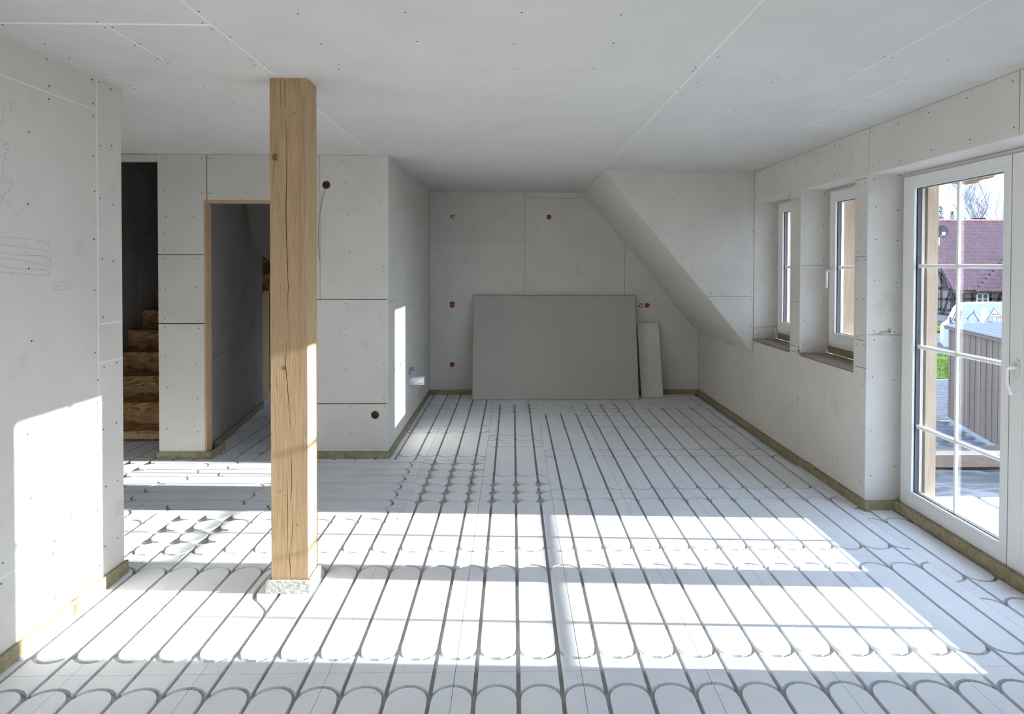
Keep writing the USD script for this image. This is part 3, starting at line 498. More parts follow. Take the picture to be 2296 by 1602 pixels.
def window(n, label, y0, y1, gl, hsign):
    w = thing(f'window_{n}', label, 'window', kind='structure')
    ring(w, XF, XF + .07, y0 + .001, y1 - .001, .965, WZ1 - .001, .075, .075, .06, .06, pvc, ('frame_jamb', 'frame_rail'))
    leaf(w, y0 + .05, y1 - .052, 1.0, WZ1 - .026, gl, [1.605], (gl[0] + gl[1]) / 2)
    part(w, 'sill_block', bx(XF - .012, XO, y0, y1, .938, .964), facade, label='pale timber under the frame'); part(w, 'sill_block', bx(XF - .005, XO, y0, y1, .909, .9378), sillw, label='dark timber under the frame')
    n3 = 3
    for k in range(n3):                                             # the raw sill: three rough planks
        xa, xb = XR + .002 + k * .083, XR + .002 + (k + 1) * .083 - .0015
        part(w, 'sill_plank', rough_box(xa, min(xb, XF - .013), y0 + .001, y1 - .001, .887, .9075, .0012, 22, .06, 50 + k + n), sillw)
    if hsign: handle(w, 2.5548, y1 - .09, 1.578, -1)
    ring(w, XF + .0425, XF + .22, y0 + .01, y1 - .01, .93, WZ1 + .06, .125, .125, .04, .04, facade, ('outer_lining', 'outer_lining'))
    return w
window(1, 'small white window nearest the sloping wall', *W1, (5.562, 6.108, 1.085, 2.123), 0)
window(2, 'small white window with a lever handle next to the glazed door', *W2, (4.540, 5.100, 1.085, 2.125), 1)
def french_door(n, label, o):
    d1 = thing(f'door_{n}', label, 'door', kind='structure'); ya, yb = DR[0] + o, DR[1] + o
    ring(d1, XF, XF + .07, ya + .001, yb - .001, .001, DZ1 - .001, .08, .08, .07, .05, pvc, ('frame_jamb', 'frame_rail'))
    zb = [.592, 1.103, 1.617]
    leaf(d1, 3.282 + o, yb - .040, .030, DZ1 - .030, (3.337 + o, 4.088 + o, .168, 2.113), zb, 3.722 + o)
    leaf(d1, 2.315 + o, 3.276 + o, .030, DZ1 - .030, (2.427 + o, 3.168 + o, .168, 2.113), zb, 2.80 + o)
    part(d1, 'meeting_seal', bx(2.562, 2.61, 3.2755 + o, 3.2825 + o, .035, DZ1 - .035), gasket)
    handle(d1, 2.5548, 3.225 + o, 1.105, 1)
    ring(d1, XF + .0425, XF + .112, ya - .04, yb + .06, .0, DZ1 + .05, .24, .24, .02, .05, facade, ('outer_lining', 'outer_lining'), skipbottom=True)
    part(d1, 'threshold', bx(XF, XO + .06, ya, yb, -.10, .0), pvc_in)
french_door(1, 'white double glazed door with glazing bars and timber outside', 0)
french_door(2, 'added unseen double glazed door beside the camera, letting in extra daylight', DS)

# ---------------------------------------------------------------- timber post with its foot strip
import manifold3d as mf
def to_mf(m): return mf.Manifold(mf.Mesh(np.asarray(m.vertices, np.float32), np.asarray(m.faces, np.uint32)))
def of_mf(m):
    k = m.to_mesh(); return trimesh.Trimesh(k.vert_properties[:, :3], k.tri_verts, process=False)
PX0, PX1, PY0, PY1 = -1.186, -1.004, 3.196, 3.350
pc = .003
prof = Polygon([(PX0 + pc, PY0), (PX1 - pc, PY0), (PX1, PY0 + pc), (PX1, PY1 - pc), (PX1 - pc, PY1), (PX0 + pc, PY1), (PX0, PY1 - pc), (PX0, PY0 + pc)])
pm = to_mf(ext(prof, 'z', 0.002, HC))
def crack(path, w, face, depth=.012):
    """path: (across, z) on the face; a thin lens-shaped cut."""
    q = np.array(path); n = len(q); tt = np.linspace(0, n - 1, 8 * n); a = np.interp(tt, range(n), q[:, 0]); z = np.interp(tt, range(n), q[:, 1])
    a = a + .0012 * (np.array([meshkit.noise([zz * 18, face * 3.1, 0.5]) for zz in z]) - .5) * 2
    ww = w * np.clip(np.sin(np.linspace(.05, np.pi - .05, len(tt))) ** .5, .15, 1) / 2
    poly = Polygon(np.vstack([np.stack([a - ww, z], 1), np.stack([a + ww, z], 1)[::-1]])).buffer(0)
    poly = poly if poly.geom_type == 'Polygon' else max(poly.geoms, key=lambda g: g.area)
    return to_mf(ext(poly, 'y', PY0 - .01, PY0 + depth)) if face == 0 else to_mf(ext(poly, 'x', PX1 - depth, PX1 + .01))
def pf(x, y): return (PX0 + (x - 607) / 84.5 * (PX1 - PX0), (1303 - y) / (1303 - 175) * 2.465 + .062)
cr_ = [([pf(641, 178), pf(642, 245)], .0035, 0), ([pf(632, 170), pf(631.5, 240)], .002, 0), ([pf(643, 270), pf(646, 340), pf(645, 395), pf(643, 470), pf(645, 560), pf(648, 640), pf(644, 720)], .0042, 0),
       ([pf(644, 760), pf(641, 812), pf(643, 840), pf(648, 900), pf(651, 960)], .0035, 0), ([pf(653, 1000), pf(654, 1095), pf(651, 1130)], .003, 0), ([pf(643, 1060), pf(645, 1150), pf(644, 1240)], .003, 0),
       ([pf(657, 1130), pf(655, 1200), pf(652, 1230)], .0026, 0), ([pf(648, 1240), pf(650, 1275), pf(652, 1303)], .0036, 0), ([pf(607, 221), pf(622, 221)], .003, 0),
       ([(3.27, 2.42), (3.272, 1.9), (3.268, 1.5)], .0015, 1), ([(3.29, 1.2), (3.288, .6), (3.292, .1)], .0015, 1)]
for q, w, f in cr_:
    try: pm = pm - crack(q, w, f)
    except Exception: pass
po = thing('timber_post', 'square oak post with long drying cracks standing free in the room', 'post')
part(po, 'shaft', of_mf(pm), oak)
ks = []
for x, y, r in ((619, 352, .017), (639, 823, .011), (667, 1178, .005), (662, 253, .004), (628, 1102, .004)):
    kx, kz = pf(x, y); t = np.linspace(0, 2 * np.pi, 19)[:-1]
    part(po, 'knot', ext(Polygon(np.stack([kx + r * .85 * np.cos(t), kz + r * 1.1 * np.sin(t)], 1)), 'y', PY0 - .0005, PY0 + .002), knotm, label='dark round knot')
ps = thing('post_foot_strip', 'crumpled silvery mineral wool wrapped round the foot of the post', 'insulation strip')
part(ps, 'front_strip', rough_box(PX0 - .012, PX1 + .009, PY0 - .0155, PY0 - .0035, .001, .064, .0032, 75, .007, 3), wool_white, label='frayed foil-faced strip on the front')
part(ps, 'side_strip', rough_box(PX1 + .0045, PX1 + .0165, PY0 - .004, PY1 + .006, .001, .068, .0012, 45, .02, 4), surf('pale_wool', (.70, .69, .65), (.80, .79, .75), scale=50, bump=(120, .4, .003)), label='pale strip on the right side')
part(ps, 'side_strip', rough_box(PX0 - .024, PX0 - .012, PY0 - .012, PY1, .001, .058, .003, 75, .012, 5), wool_white)

# ---------------------------------------------------------------- leaning boards
def leaning(name, label, x0, x1, y0, L_, yt, th, mat, tilt=0.0):
    b = thing(name, label, 'board'); ang = math.asin((yt - y0) / L_)
    m = bx(x0, x1, 0, th, 0, L_)
    m.apply_transform(trimesh.transformations.rotation_matrix(tilt, [0, 1, 0], [(x0 + x1) / 2, 0, 0])); m.apply_transform(trimesh.transformations.rotation_matrix(-ang, [1, 0, 0]))
    m.apply_translation([0, y0, 0]); m.apply_translation([0, 0, -m.bounds[0][2] + .0008]); part(b, 'sheet', m, mat); return b
smooth_grey = surf('grey_sheet', (0.46, 0.445, 0.42), (0.48, 0.465, 0.44), scale=1.2, rough=0.55)
b1 = leaning('large_board', 'large smooth grey board leaning against the alcove end wall', -.482, 1.521, 7.762, 1.262, 8.035, .018, smooth_grey)
b2 = leaning('narrow_board', 'narrow offcut of board leaning right of the large grey board', 1.577, 1.844, 7.872, .915, 8.055, .0125, board, -.028)

# ---------------------------------------------------------------- red cavity wall sockets
so = [(-.749, 2.214, 'upper left red wall socket, smeared, left of the board joint', 1), (.450, 2.219, 'upper right red wall socket in the alcove end wall', 0), (-.753, 1.126, 'red wall socket at mid height, dark crescent above its cap', 2),
      (-.753, .375, 'lowest red wall socket near the floor left of the large board', 0), (1.609, 1.119, 'smeared ringed socket just right of the large board', 1), (1.684, 1.119, 'clean red socket beside the smeared one', 0)]
for x, z, lab, mode in so:
    s = thing('wall_socket', lab, 'socket', 'red cavity wall sockets in the alcove end wall')
    part(s, 'rim', ext(Point(x, z).buffer(.0365).difference(Point(x, z).buffer(.0325)), 'y', YK - .0012, YK), filler)
    zc = z - (.012 if mode == 2 else 0)
    if mode == 2: part(s, 'cavity', cyl((x, YK - .0008, z + .004), .0335, .0012, 'y'), screw_m)
    part(s, 'cap', cyl((x, YK - .002, zc), .0305, .003, 'y'), redcap)
    if mode == 1:
        bl = [Polygon(np.stack([x + rng.uniform(-.02, .02) + rng.uniform(.004, .010) * np.cos(np.linspace(0, 6.28, 9)[:-1]), z + rng.uniform(-.02, .02) + rng.uniform(.003, .008) * np.sin(np.linspace(0, 6.28, 9)[:-1])], 1)) for _ in range(14)]
        part(s, 'plaster_smear', ext(unary_union(bl), 'y', YK - .0045, YK - .0035), board, kind='stuff')
# ---------------------------------------------------------------- pipe stubs
film = plain('clear_film', (.62, .66, .70), .22, 0, .6)
p1 = thing('pipe_stub', 'copper coloured pipe stub low on the alcove side wall', 'pipe'); part(p1, 'pipe', cyl((XA + .012, 6.45, .545), .017, .024, 'x'), plain('coral', (.55, .25, .19), .5), 30); part(p1, 'end_cap', cyl((XA + .026, 6.45, .545), .0185, .006, 'x'), plain('coral_cap', (.5, .2, .15), .5), 30)
p2 = thing('pipe_stub', 'blue capped pipe stub next to the copper one', 'pipe'); part(p2, 'pipe', cyl((XA + .02, 6.55, .565), .017, .04, 'x'), plain('steel_blue', (.22, .30, .36), .45), 30); part(p2, 'end_cap', cyl((XA + .043, 6.55, .565), .021, .010, 'x'), plain('blue_cap', (.18, .30, .40), .45), 30)
p3 = thing('wrapped_pipe', 'wide waste pipe wrapped in clear film sticking out of the wall', 'pipe')
t = np.linspace(0, 1, 15); ph = trimesh.creation.cylinder(radius=.042, height=.15, sections=40); ph = trimesh.Trimesh(*trimesh.remesh.subdivide_to_size(ph.vertices, ph.faces, .012)); ph.merge_vertices()
v = ph.vertices.copy(); an = np.arctan2(v[:, 1], v[:, 0]); rr = 1 + .05 * np.sin(an * 7 + v[:, 2] * 70) + .08 * (meshkit.noise(np.stack([v[:, 0] * 40, v[:, 1] * 40, v[:, 2] * 25], 1)) - .5)
v[:, 0] *= rr; v[:, 1] *= rr; v = np.stack([v[:, 2] + XA + .077, v[:, 0] + 6.53, v[:, 1] + .452], 1); part(p3, 'film', trimesh.Trimesh(v, ph.faces), film, 50); part(p3, 'collar', cyl((XA + .004, 6.53, .452), .050, .007, 'x'), film, 30)

# ---------------------------------------------------------------- staircase
st = thing('staircase', 'raw strand board staircase rising behind the partition', 'staircase')
X0, X1, RY, RUN, RISE, Z0 = XS + .001, -2.40, 5.94, .29, .20, .10
X1 = -2.97
part(st, 'kickboard', bx(X0, X1, RY + .012, RY + .05, .022, Z0 - .026), stud, label='pale timber board under the first tread')
for k in range(8):
    y = RY + RUN * k; z = Z0 + RISE * k; xa = X0
    part(st, 'tread', bx(xa, X1 + (.0 if k else 0), y, y + RUN + .02, z - .025, z), osb)
    part(st, 'riser', bx(xa, X1, y + RUN, y + RUN + .018, z + .0005, z + RISE - .0255), osb)
part(st, 'stringer', bx(X1 - .03, X1, RY + .06, RY + 2.4, .0, .07), stud)
for k in range(1, 8): part(st, 'carriage', bx(X1 - .04, X1 - .002, RY + RUN * k + .03, RY + RUN * (k + 1) - .002, .071, Z0 + RISE * k - .0255), stud)
nl = thing('bent_wire', 'thin bent wire sticking out of the doorway stud', 'wire'); part(nl, 'wire', tube([(DW0 + .013, YB + .05, 1.902), (DW0 + .03, YB + .03, 1.915), (DW0 + .075, YB - .01, 1.952)], .0018, 6), cable_m, True)

# ================================================================ outside: terrace
GZ = -2.30
soil = surf('soil', (.06, .05, .04), (.13, .11, .09), scale=5, rough=.95, spec=.05, bump=(20, .8, .03))
gd = thing('ground', 'flat yard ground outside the house', 'ground', kind='structure')
part(gd, 'earth', bx(2.7, 140, -60, 140, GZ - .3, GZ - .13), soil)
part(gd, 'plinth', bx(2.35, XO - .002, YF - .1, 8.3, GZ - .12, -.125), surf('plinth', (.35, .35, .34), (.45, .45, .44)))
tb = thing('terrace_bank', 'raised earth bank outside the glazed door', 'ground', kind='structure')
part(tb, 'earth', bx(XO, 7.0, -3.0, 7.1, GZ - .1, -.50), soil)
def sheet(x0, x1, y0, y1, z, amp, fr, n, seed, th=.004):
    X, Y = np.meshgrid(np.linspace(x0, x1, n), np.linspace(y0, y1, n), indexing='ij')
    P = np.stack([X, Y, X * 0], -1); w = meshkit.fbm(P * np.array(fr), 4, seed); ridge = 1 - np.abs(2 * w - 1)
    Z = z + amp * (ridge ** 2 - .4)
    v = np.concatenate([np.stack([X, Y, Z], -1).reshape(-1, 3), np.stack([X, Y, Z - th], -1).reshape(-1, 3)]); N = n * n
    i, j = np.meshgrid(range(n - 1), range(n - 1), indexing='ij'); a = (i * n + j).ravel(); q = np.stack([a, a + n, a + n + 1, a + 1], 1)
    f = np.vstack([q[:, [0, 1, 2]], q[:, [0, 2, 3]], q[:, [0, 2, 1]] + N, q[:, [0, 3, 2]] + N]); return trimesh.Trimesh(v, f, process=False)
wf_ = thing('white_film', 'wrinkled pale blue-white film spread just outside the glazed door', 'plastic film')
part(wf_, 'film', sheet(2.75, 3.45, 1.6, 4.78, -.115, .02, (2.2, 5, 1), 70, 3), plain('pale_film', (.30, .335, .39), .5), True)
wb_ = thing('white_insulation_board', 'flat white insulation board lying on the terrace outside', 'board')
part(wb_, 'board', bx(3.46, 4.9, 2.2, 4.70, -.16, -.088), plain('styrofoam', (.30, .335, .39), .9, 0, .1))
bf = thing('black_foil', 'crumpled dark plastic foil covering the terrace bank', 'plastic foil')
part(bf, 'foil', sheet(2.8, 6.6, 3.6, 6.27, -.40, .10, (.9, 3.2, 1), 120, 8), plain('dark_foil', (.022, .025, .029), .30, 0, .3), True)
bf2 = thing('grey_foil', 'matt dark foil beyond the timber beam outside', 'plastic foil')
part(bf2, 'foil', sheet(2.8, 6.6, 6.44, 7.1, -.40, .06, (.9, 3.0, 1), 70, 12), plain('dark_foil_matt', (.03, .032, .034), .6, 0, .15), True)
tbm = thing('terrace_beam', 'weathered timber beam lying across the dark foil outside', 'timber beam')
part(tbm, 'beam', rough_box(2.9, 7.4, 6.28, 6.43, -.365, -.245, .003, 9, .15, 9), wood('weathered_beam', (.12, .085, .065), (.17, .125, .10), grain=(.7, 14, 14)))
rafw = wood('rafter_wood', (.17, .105, .065), (.23, .15, .10), grain=(.7, 14, 14))
ov = thing('roof_overhang', 'timber rafter ends of the roof edge above the glazed door', 'roof edge')
for y0, z0, xe in ((4.262, 2.172, 3.13), (4.128, 2.186, 3.13), (1.9, 2.19, 3.13), (.9, 2.19, 3.13)):
    prf = Polygon([(XO + .115, z0 + .02), (xe - .045, z0 + .0), (xe, z0 + .035), (xe, z0 + .12), (XO + .115, z0 + .12)])
    part(ov, 'rafter_end', ext(prf, 'y', y0, y0 + .10), rafw)
part(ov, 'soffit_board', bx(XO + .115, 3.30, -1.5, 7.0, 2.307, 2.33), facade)
# ================================================================ shed
sh = thing('wooden_shed', 'brown vertical-board shed with a corrugated metal roof across the yard', 'shed')
A = np.array([11.03, 16.18]); du = np.array([-.259, -.966]); dn = np.array([.966, -.259])
browns = [wood(f'shed_board_{k}', tuple(np.array((.070, .046, .035)) * s), tuple(np.array((.108, .076, .059)) * s), grain=(10, 10, .6)) for k, s in enumerate((.85, 1.0, 1.18))]
def obox(o, u0, u1, n0, n1, z0, z1):
    v = [np.append(o + du * u + dn * n, z) for u in (u0, u1) for n in (n0, n1) for z in (z0, z1)]
    return trimesh.convex.convex_hull(np.array(v))
part(sh, 'base', obox(A, -.02, 6.3, .03, 2.6, GZ - .0115, GZ + .09), surf('concrete', (.18, .185, .19), (.25, .255, .26), scale=8, spec=.1))
part(sh, 'body', obox(A, .03, 6.25, .05, 2.55, GZ + .09, .05), browns[0])
for k in range(44):
    u = k * .142
    part(sh, 'board', obox(A, u + .004, u + .138, .0 + (.007 if k % 2 else 0), .05, GZ + .10 + rng.uniform(0, .02), .03), browns[int(rng.integers(3))])
for k in range(18):
    n = .02 + k * .142
    part(sh, 'end_board', obox(A, -.03, .02, n, n + .13, GZ + .1, .05 + .05 * n), browns[int(rng.integers(3))])
part(sh, 'eave_trim', obox(A, -.12, 6.4, -.06, -.03, .03, .115), browns[1])
nn, nu = 64, 2
ns = np.linspace(-.10, 2.75, nn * 3); zr = .135 + ns * .075 + .028 * np.sin(ns * 2 * np.pi / .21)
pr = Polygon(np.vstack([np.stack([ns, zr], 1), np.stack([ns, zr - .006], 1)[::-1]]))
m = trimesh.creation.extrude_polygon(pr, 6.6, engine='earcut'); v = m.vertices
W = np.stack([A[0] + du[0] * (v[:, 2] - .14) + dn[0] * v[:, 0], A[1] + du[1] * (v[:, 2] - .14) + dn[1] * v[:, 0], v[:, 1]], 1)
m = trimesh.Trimesh(W, m.faces, process=False); m.fix_normals(); part(sh, 'roof_sheet', m, plain('zinc_sheet', (.075, .08, .105), .5, 0.0, .3))
# ================================================================ yard paving, kerb, grass
pv = thing('paved_yard', 'grey block paving between the terrace bank and the grass', 'paving')
pms = [surf(f'paver_{k}', tuple(np.array((.085, .09, .10)) * s), tuple(np.array((.115, .12, .135)) * s), scale=6, rough=1.0, spec=.02) for k, s in enumerate((.86, 1.0, 1.1))]
blk = []
for r in range(58):
    y = 12.0 + r * .16
    for q in range(26):
        x = 8.6 + q * .25 + (.125 if r % 2 else 0)
        if x < 8.9 + (y - 12) * .45 - .6 or x > 13.2 + (y - 12) * .35: continue
        dd = np.array([x + .12, y + .08]) - A
        if dd @ dn > -.12 and -.15 < dd @ du < 6.5 or y > 21.0: continue
        blk.append((x, y))
blk.sort(key=lambda b: math.hypot(*b))
rest = []
for k, (x, y) in enumerate(blk):
    m = bx(x + .004, x + .246, y + .004, y + .156, GZ - .08, GZ + rng.uniform(-.003, .003))
    if k < 290: part(pv, 'paver', m, pms[int(rng.integers(3))])
    else: rest.append(m)
part(pv, 'pavers', rest, pms[1], kind='stuff')
part(pv, 'bedding', bx(7.0, 22, 8, 21.19, GZ - .14, GZ - .012), surf('joint_sand', (.16, .16, .165), (.22, .22, .23), scale=9))
kb = thing('kerb', 'pale concrete kerb between paving and grass', 'kerb')
for k in range(12): part(kb, 'kerb_stone', bx(10.0 + k + .004, 11.0 + k - .004, 21.2, 21.33, GZ - .1, GZ + .16), surf('kerb_concrete', (.20, .21, .225), (.26, .27, .285), scale=8, spec=.1) if k == 0 else L + 'kerb_concrete')
gm = surf('grass_green', (.055, .10, .016), (.13, .20, .04), scale=2.5, detail=8, rough=1.0, spec=.02, bump=(12, 1.0, .1))
def lawn(name, label, x0, x1, y0, y1, z, cnt, hgt, seed):
    g = thing(name, label, 'grass', kind='stuff')
    r = np.random.default_rng(seed); n = 24; base = sheet(x0, x1, y0, y1, z, .12, (.5, .5, 1), n, seed, .2); part(g, 'turf', base, gm, True)
    px, py = r.uniform(x0, x1, cnt), r.uniform(y0, y1, cnt); an = r.uniform(0, 6.28, cnt); h = r.uniform(.5, 1.2, cnt) * hgt; w = .02
    c = np.stack([px, py, np.full(cnt, z - .03)], 1); dx = np.stack([np.cos(an), np.sin(an), an * 0], 1) * w; tip = c + np.stack([np.cos(an * 3) * h * .4, np.sin(an * 3) * h * .4, h], 1)
    V = np.stack([c - dx, c + dx, tip], 1).reshape(-1, 3); F = np.arange(cnt * 3).reshape(-1, 3); part(g, 'blades', trimesh.Trimesh(V, F, process=False), gm)
lawn('lawn', 'bright green grass behind the kerb across the yard', 11, 26, 21.36, 27.6, GZ + .12, 14000, .16, 4)
lawn('verge', 'narrow green verge at the foot of the half-timbered house', 22, 40, 37.5, 43.5, GZ + .06, 6000, .2, 5)
rd = thing('road', 'grey road between the two strips of grass', 'road', kind='structure'); part(rd, 'asphalt', bx(8, 80, 27.6, 37.5, GZ - .12, GZ + .02), surf('asphalt', (.085, .09, .10), (.12, .125, .135), scale=8, rough=1.0, spec=.03))
# ================================================================ half-timbered house
ho = thing('half_timbered_house', 'half-timbered brick farmhouse with a red tiled roof', 'house')
brick = usdkit.material(stage, L + 'far_brick', {'g': ('geometry', {}), 's': ('separate_xyz', {}), 'a': ('math', {'math_type': 'add'}), 'c': ('combine_xyz', {}),
    'b': ('brick_texture', {'color1': (.105, .085, .078), 'color2': (.13, .10, .09), 'mortar': (.17, .155, .145), 'scale': 1.0, 'brick_width': .25, 'row_height': .085, 'mortar_size': .012}), 'p': ('principled_bsdf', {'roughness': .9})},
    [('g.position', 's.vector'), ('s.x', 'a.value1'), ('s.y', 'a.value2'), ('a.value', 'c.x'), ('s.z', 'c.y'), ('c.vector', 'b.vector'), ('b.color', 'p.base_color')], surface='p.BSDF')
beamm = plain('dark_beam', (.045, .036, .034), .9, 0, .1); wwin = plain('white_window_paint', (.42, .44, .46), .6); pane = plain('dark_pane', (.05, .06, .07), .1)
HX0, HX1, HY0, HY1, HRY, HRZ, HEZ = 31.65, 52.0, 46.0, 54.0, 50.0, 5.15, .10
part(ho, 'front_wall', bx(HX0, HX1, HY0, HY0 + .3, GZ - .12, HEZ + .3), brick)
part(ho, 'gable_wall', ext(Polygon([(HY0 + .301, GZ - .12), (HY1, GZ - .12), (HY1, HEZ), (HRY, HRZ - .15), (HY0 + .301, HEZ + .25)]), 'x', HX0, HX0 + .3), brick)
part(ho, 'plinth', bx(HX0 - .05, HX1, HY0 - .05, HY1, GZ - .12, GZ + .35), surf('stone_plinth', (.14, .14, .145), (.19, .19, .195), scale=3, spec=.05))
def bar(a, b, w, face):
    """A timber on the front (face 'y') or the gable (face 'x'): from a to b in (along, z)."""
    a, b = np.array(a, float), np.array(b, float); d = (b - a) / np.linalg.norm(b - a); n = np.array([-d[1], d[0]]) * w / 2
    q = Polygon([a - n, b - n, b + n, a + n]); part(ho, 'timber', ext(q, face, (HY0 if face == 'y' else HX0) - .06, (HY0 if face == 'y' else HX0) + .02), beamm)
zb0 = GZ + .42
for y in (46.12, 47.25, 48.6, 50.0, 51.6, 53.8): bar((y, zb0), (y, .05 if y < 46.5 else min(.05 + (y - 46) * 1.2, 3)), .2, 'x')
for z in (zb0, -1.55, -.78, .0): bar((46.1, z), (53.8, z), .18, 'x')
bar((47.0, zb0), (46.3, -.05), .17, 'x'); bar((46.9, .05), (47.6, 1.2), .17, 'x'); bar((47.25, 1.1), (46.6, .1), .17, 'x'); bar((47.6, 1.3), (52.4, 1.3), .18, 'x')
for x in (31.75, 32.35, 33.05, 34.35, 35.4, 36.6, 38, 40, 42): bar((x, zb0), (x, .05), .17, 'y')
for z in (zb0, -1.5, -.72, .0): bar((31.7, z), (45, z), .17, 'y')
bar((36.5, zb0), (35.6, -.1), .16, 'y'); bar((34.5, zb0), (35.2, -.1), .16, 'y')
def hwin(a0, a1, z0, z1, face):
    f = lambda u0, u1, w0, w1, o0, o1: (bx(u0, u1, HY0 + o0, HY0 + o1, w0, w1) if face == 'y' else bx(HX0 + o0, HX0 + o1, u0, u1, w0, w1))
    part(ho, 'window_pane', f(a0, a1, z0, z1, -.03, .0), pane)
    am = (a0 + a1) / 2; t = .05
    ms = [f(a0 - t, a0 + t, z0, z1, -.09, -.03), f(a1 - t, a1 + t, z0, z1, -.09, -.03), f(am - t, am + t, z0, z1, -.09, -.03), f(a0 - t, a1 + t, z1 - t, z1 + t, -.09, -.03), f(a0 - t, a1 + t, z0 - t * 1.6, z0 + t, -.12, -.03), f(a0, a1, z0 + (z1 - z0) * .62 - .03, z0 + (z1 - z0) * .62 + .03, -.085, -.03)]
    for m in ms: part(ho, 'window_bar', m, wwin)
hwin(33.35, 34.15, -1.35, -.32, 'y'); hwin(37.0, 37.8, -1.35, -.32, 'y'); hwin(47.65, 48.45, -1.40, -.35, 'x')
tile = surf('clay_tile', (.125, .070, .075), (.175, .100, .105), scale=2.5, detail=6, rough=.55)
tile2 = surf('clay_tile_dark', (.10, .052, .06), (.15, .078, .085), scale=2.5, detail=6, rough=.6)
def tiled(x0, x1, ylo, zlo, yhi, zhi, rows, cw, keep, ncol=None):
    """Rows of roll tiles on a roof plane that rises from (ylo, zlo) to (yhi, zhi), each row lapping the one below."""
    s = np.array([0, yhi - ylo, zhi - zlo]); Ls = np.linalg.norm(s); s /= Ls; n = np.array([0, -s[2], s[1]]); g = Ls / rows; V, F = [], []
    sec = [(0, .0), (.30, .0), (.62, .012), (.74, .062), (.86, .085), (.97, .06), (1.0, .0)]
    for r in range(rows):
        for k in range(int((x1 - x0) / cw)):
            xa = x0 + k * cw
            if not keep(xa + cw / 2, (r + .5) / rows): continue
            o = len(V)
            for t0, lift in ((r * g - .03, .030), ((r + 1) * g, .010)):
                for a, h in sec: V.append(np.array([xa + a * cw, ylo, zlo]) + s * t0 + n * (lift + h))
            for a, h in sec: V.append(np.array([xa + a * cw, ylo, zlo]) + s * (r * g - .03) + n * (-.01))
            m_ = len(sec)
            for a in range(m_ - 1):
                F += [[o + a, o + a + 1, o + m_ + a + 1], [o + a, o + m_ + a + 1, o + m_ + a], [o + 2 * m_ + a, o + 2 * m_ + a + 1, o + a + 1], [o + 2 * m_ + a, o + a + 1, o + a]]
    return trimesh.Trimesh(np.array(V), np.array(F), process=False)
hip = lambda f: 32.42 + f * 8.16
part(ho, 'roof_tiles', tiled(31.35, 44.0, 45.55, -.06, HRY, HRZ, 19, .205, lambda x, f: x < hip(f) + .5), tile, kind='stuff', label='red roll tiles of the main roof')
part(ho, 'roof_tiles', tiled(32.4, 46.0, 45.0, -.12, 49.3, HRZ - .1, 19, .215, lambda x, f: x > hip(f)), tile2, kind='stuff', label='darker tiles of the lower wing')
part(ho, 'roof_deck', ext(Polygon([(45.6, -.12), (HRY, HRZ - .08), (54.5, -.12), (54.5, -.28), (HRY, HRZ - .26), (45.6, -.28)]), 'x', 31.4, HX1), tile2)
part(ho, 'ridge_tiles', [tube([(x + .006, HRY - .02, HRZ + .05), (x + .40, HRY - .02, HRZ + .05)], .10, 8) for x in np.arange(31.4, 44, .42)], surf('ridge_clay', (.24, .12, .105), (.30, .16, .14), scale=3), kind='stuff')
part(ho, 'verge_board', ext(Polygon([(45.55, -.14), (HRY, HRZ - .10), (HRY, HRZ + .02), (45.55, -.02)]), 'x', 31.30, 31.36), beamm)
part(ho, 'chimney', bx(36.2, 37.0, 50.1, 50.6, HRZ - .4, HRZ + .28), beamm)
dh = thing('satellite_dish', 'dark round satellite dish on the farmhouse roof', 'satellite dish')
dr = np.linspace(0, 1, 8); th_ = np.linspace(0, 2 * np.pi, 25)[:-1]; V = []; F = []
for i, r in enumerate(dr):
    for t in th_: V.append([.48 * r * np.cos(t), -.10 * (r * r - 1), .46 * r * np.sin(t)])
for i in range(7):
    for j in range(24): a, b = i * 24 + j, i * 24 + (j + 1) % 24; F += [[a, b, b + 24], [a, b + 24, a + 24]]
V = np.array(V); V2 = V + [0, .02, 0]; F = np.array(F); dm = trimesh.Trimesh(np.vstack([V, V2]), np.vstack([F, F[:, ::-1] + len(V)]), process=False)
DX, DYY, DZ_ = 30.95, 46.25, 4.13
dm.apply_translation([DX, DYY, DZ_]); part(dh, 'reflector', dm, plain('dish_grey', (.045, .038, .042), .7), True)
part(dh, 'mast', tube([(DX - .12, DYY + .12, DZ_ - 1.0), (DX - .12, DYY + .12, DZ_ - .3), (DX - .05, DYY + .15, DZ_)], .035), wwin, True); part(dh, 'receiver_arm', tube([(DX - .1, DYY + .1, DZ_ - .35), (DX - .12, DYY - .35, DZ_ - .2)], .025), wwin, True); part(dh, 'receiver', bx(DX - .2, DX - .04, DYY - .45, DYY - .32, DZ_ - .28, DZ_ - .05), wwin)
# ================================================================ van
va = thing('white_van', 'white delivery van with timber-frame house pictures on its side, behind the shed', 'van')
VY, VS, VPH = 31.0, 31 / 24, math.radians(29)
def vpart(parent, name, mesh, mat, smooth=False, **k):
    mesh = trimesh.util.concatenate(mesh) if isinstance(mesh, list) else mesh.copy()
    a, b = (mesh.vertices[:, 0] - 20.9) * .63, mesh.vertices[:, 1] - VY
    mesh.vertices = np.stack([20.9 + a * math.cos(VPH) + b * math.sin(VPH), VY - a * math.sin(VPH) + b * math.cos(VPH), mesh.vertices[:, 2]], 1)
    part(parent, name, mesh, mat, smooth, **k)
def vs(q): return [(x * VS, 1.615 + (z - 1.615) * VS) for x, z in q]
vb = [(16.25, -1.95), (16.17, -1.2), (16.18, -.74), (16.30, -.60), (16.52, -.50), (16.60, -.42), (16.86, .02), (16.98, .13), (17.2, .20), (17.7, .245), (18.6, .27), (21.5, .27), (21.6, -1.95)]
vm_ = plain('van_paint', (.30, .315, .34), .4)
vb = [(x, max(z, -1.63)) for x, z in vb]
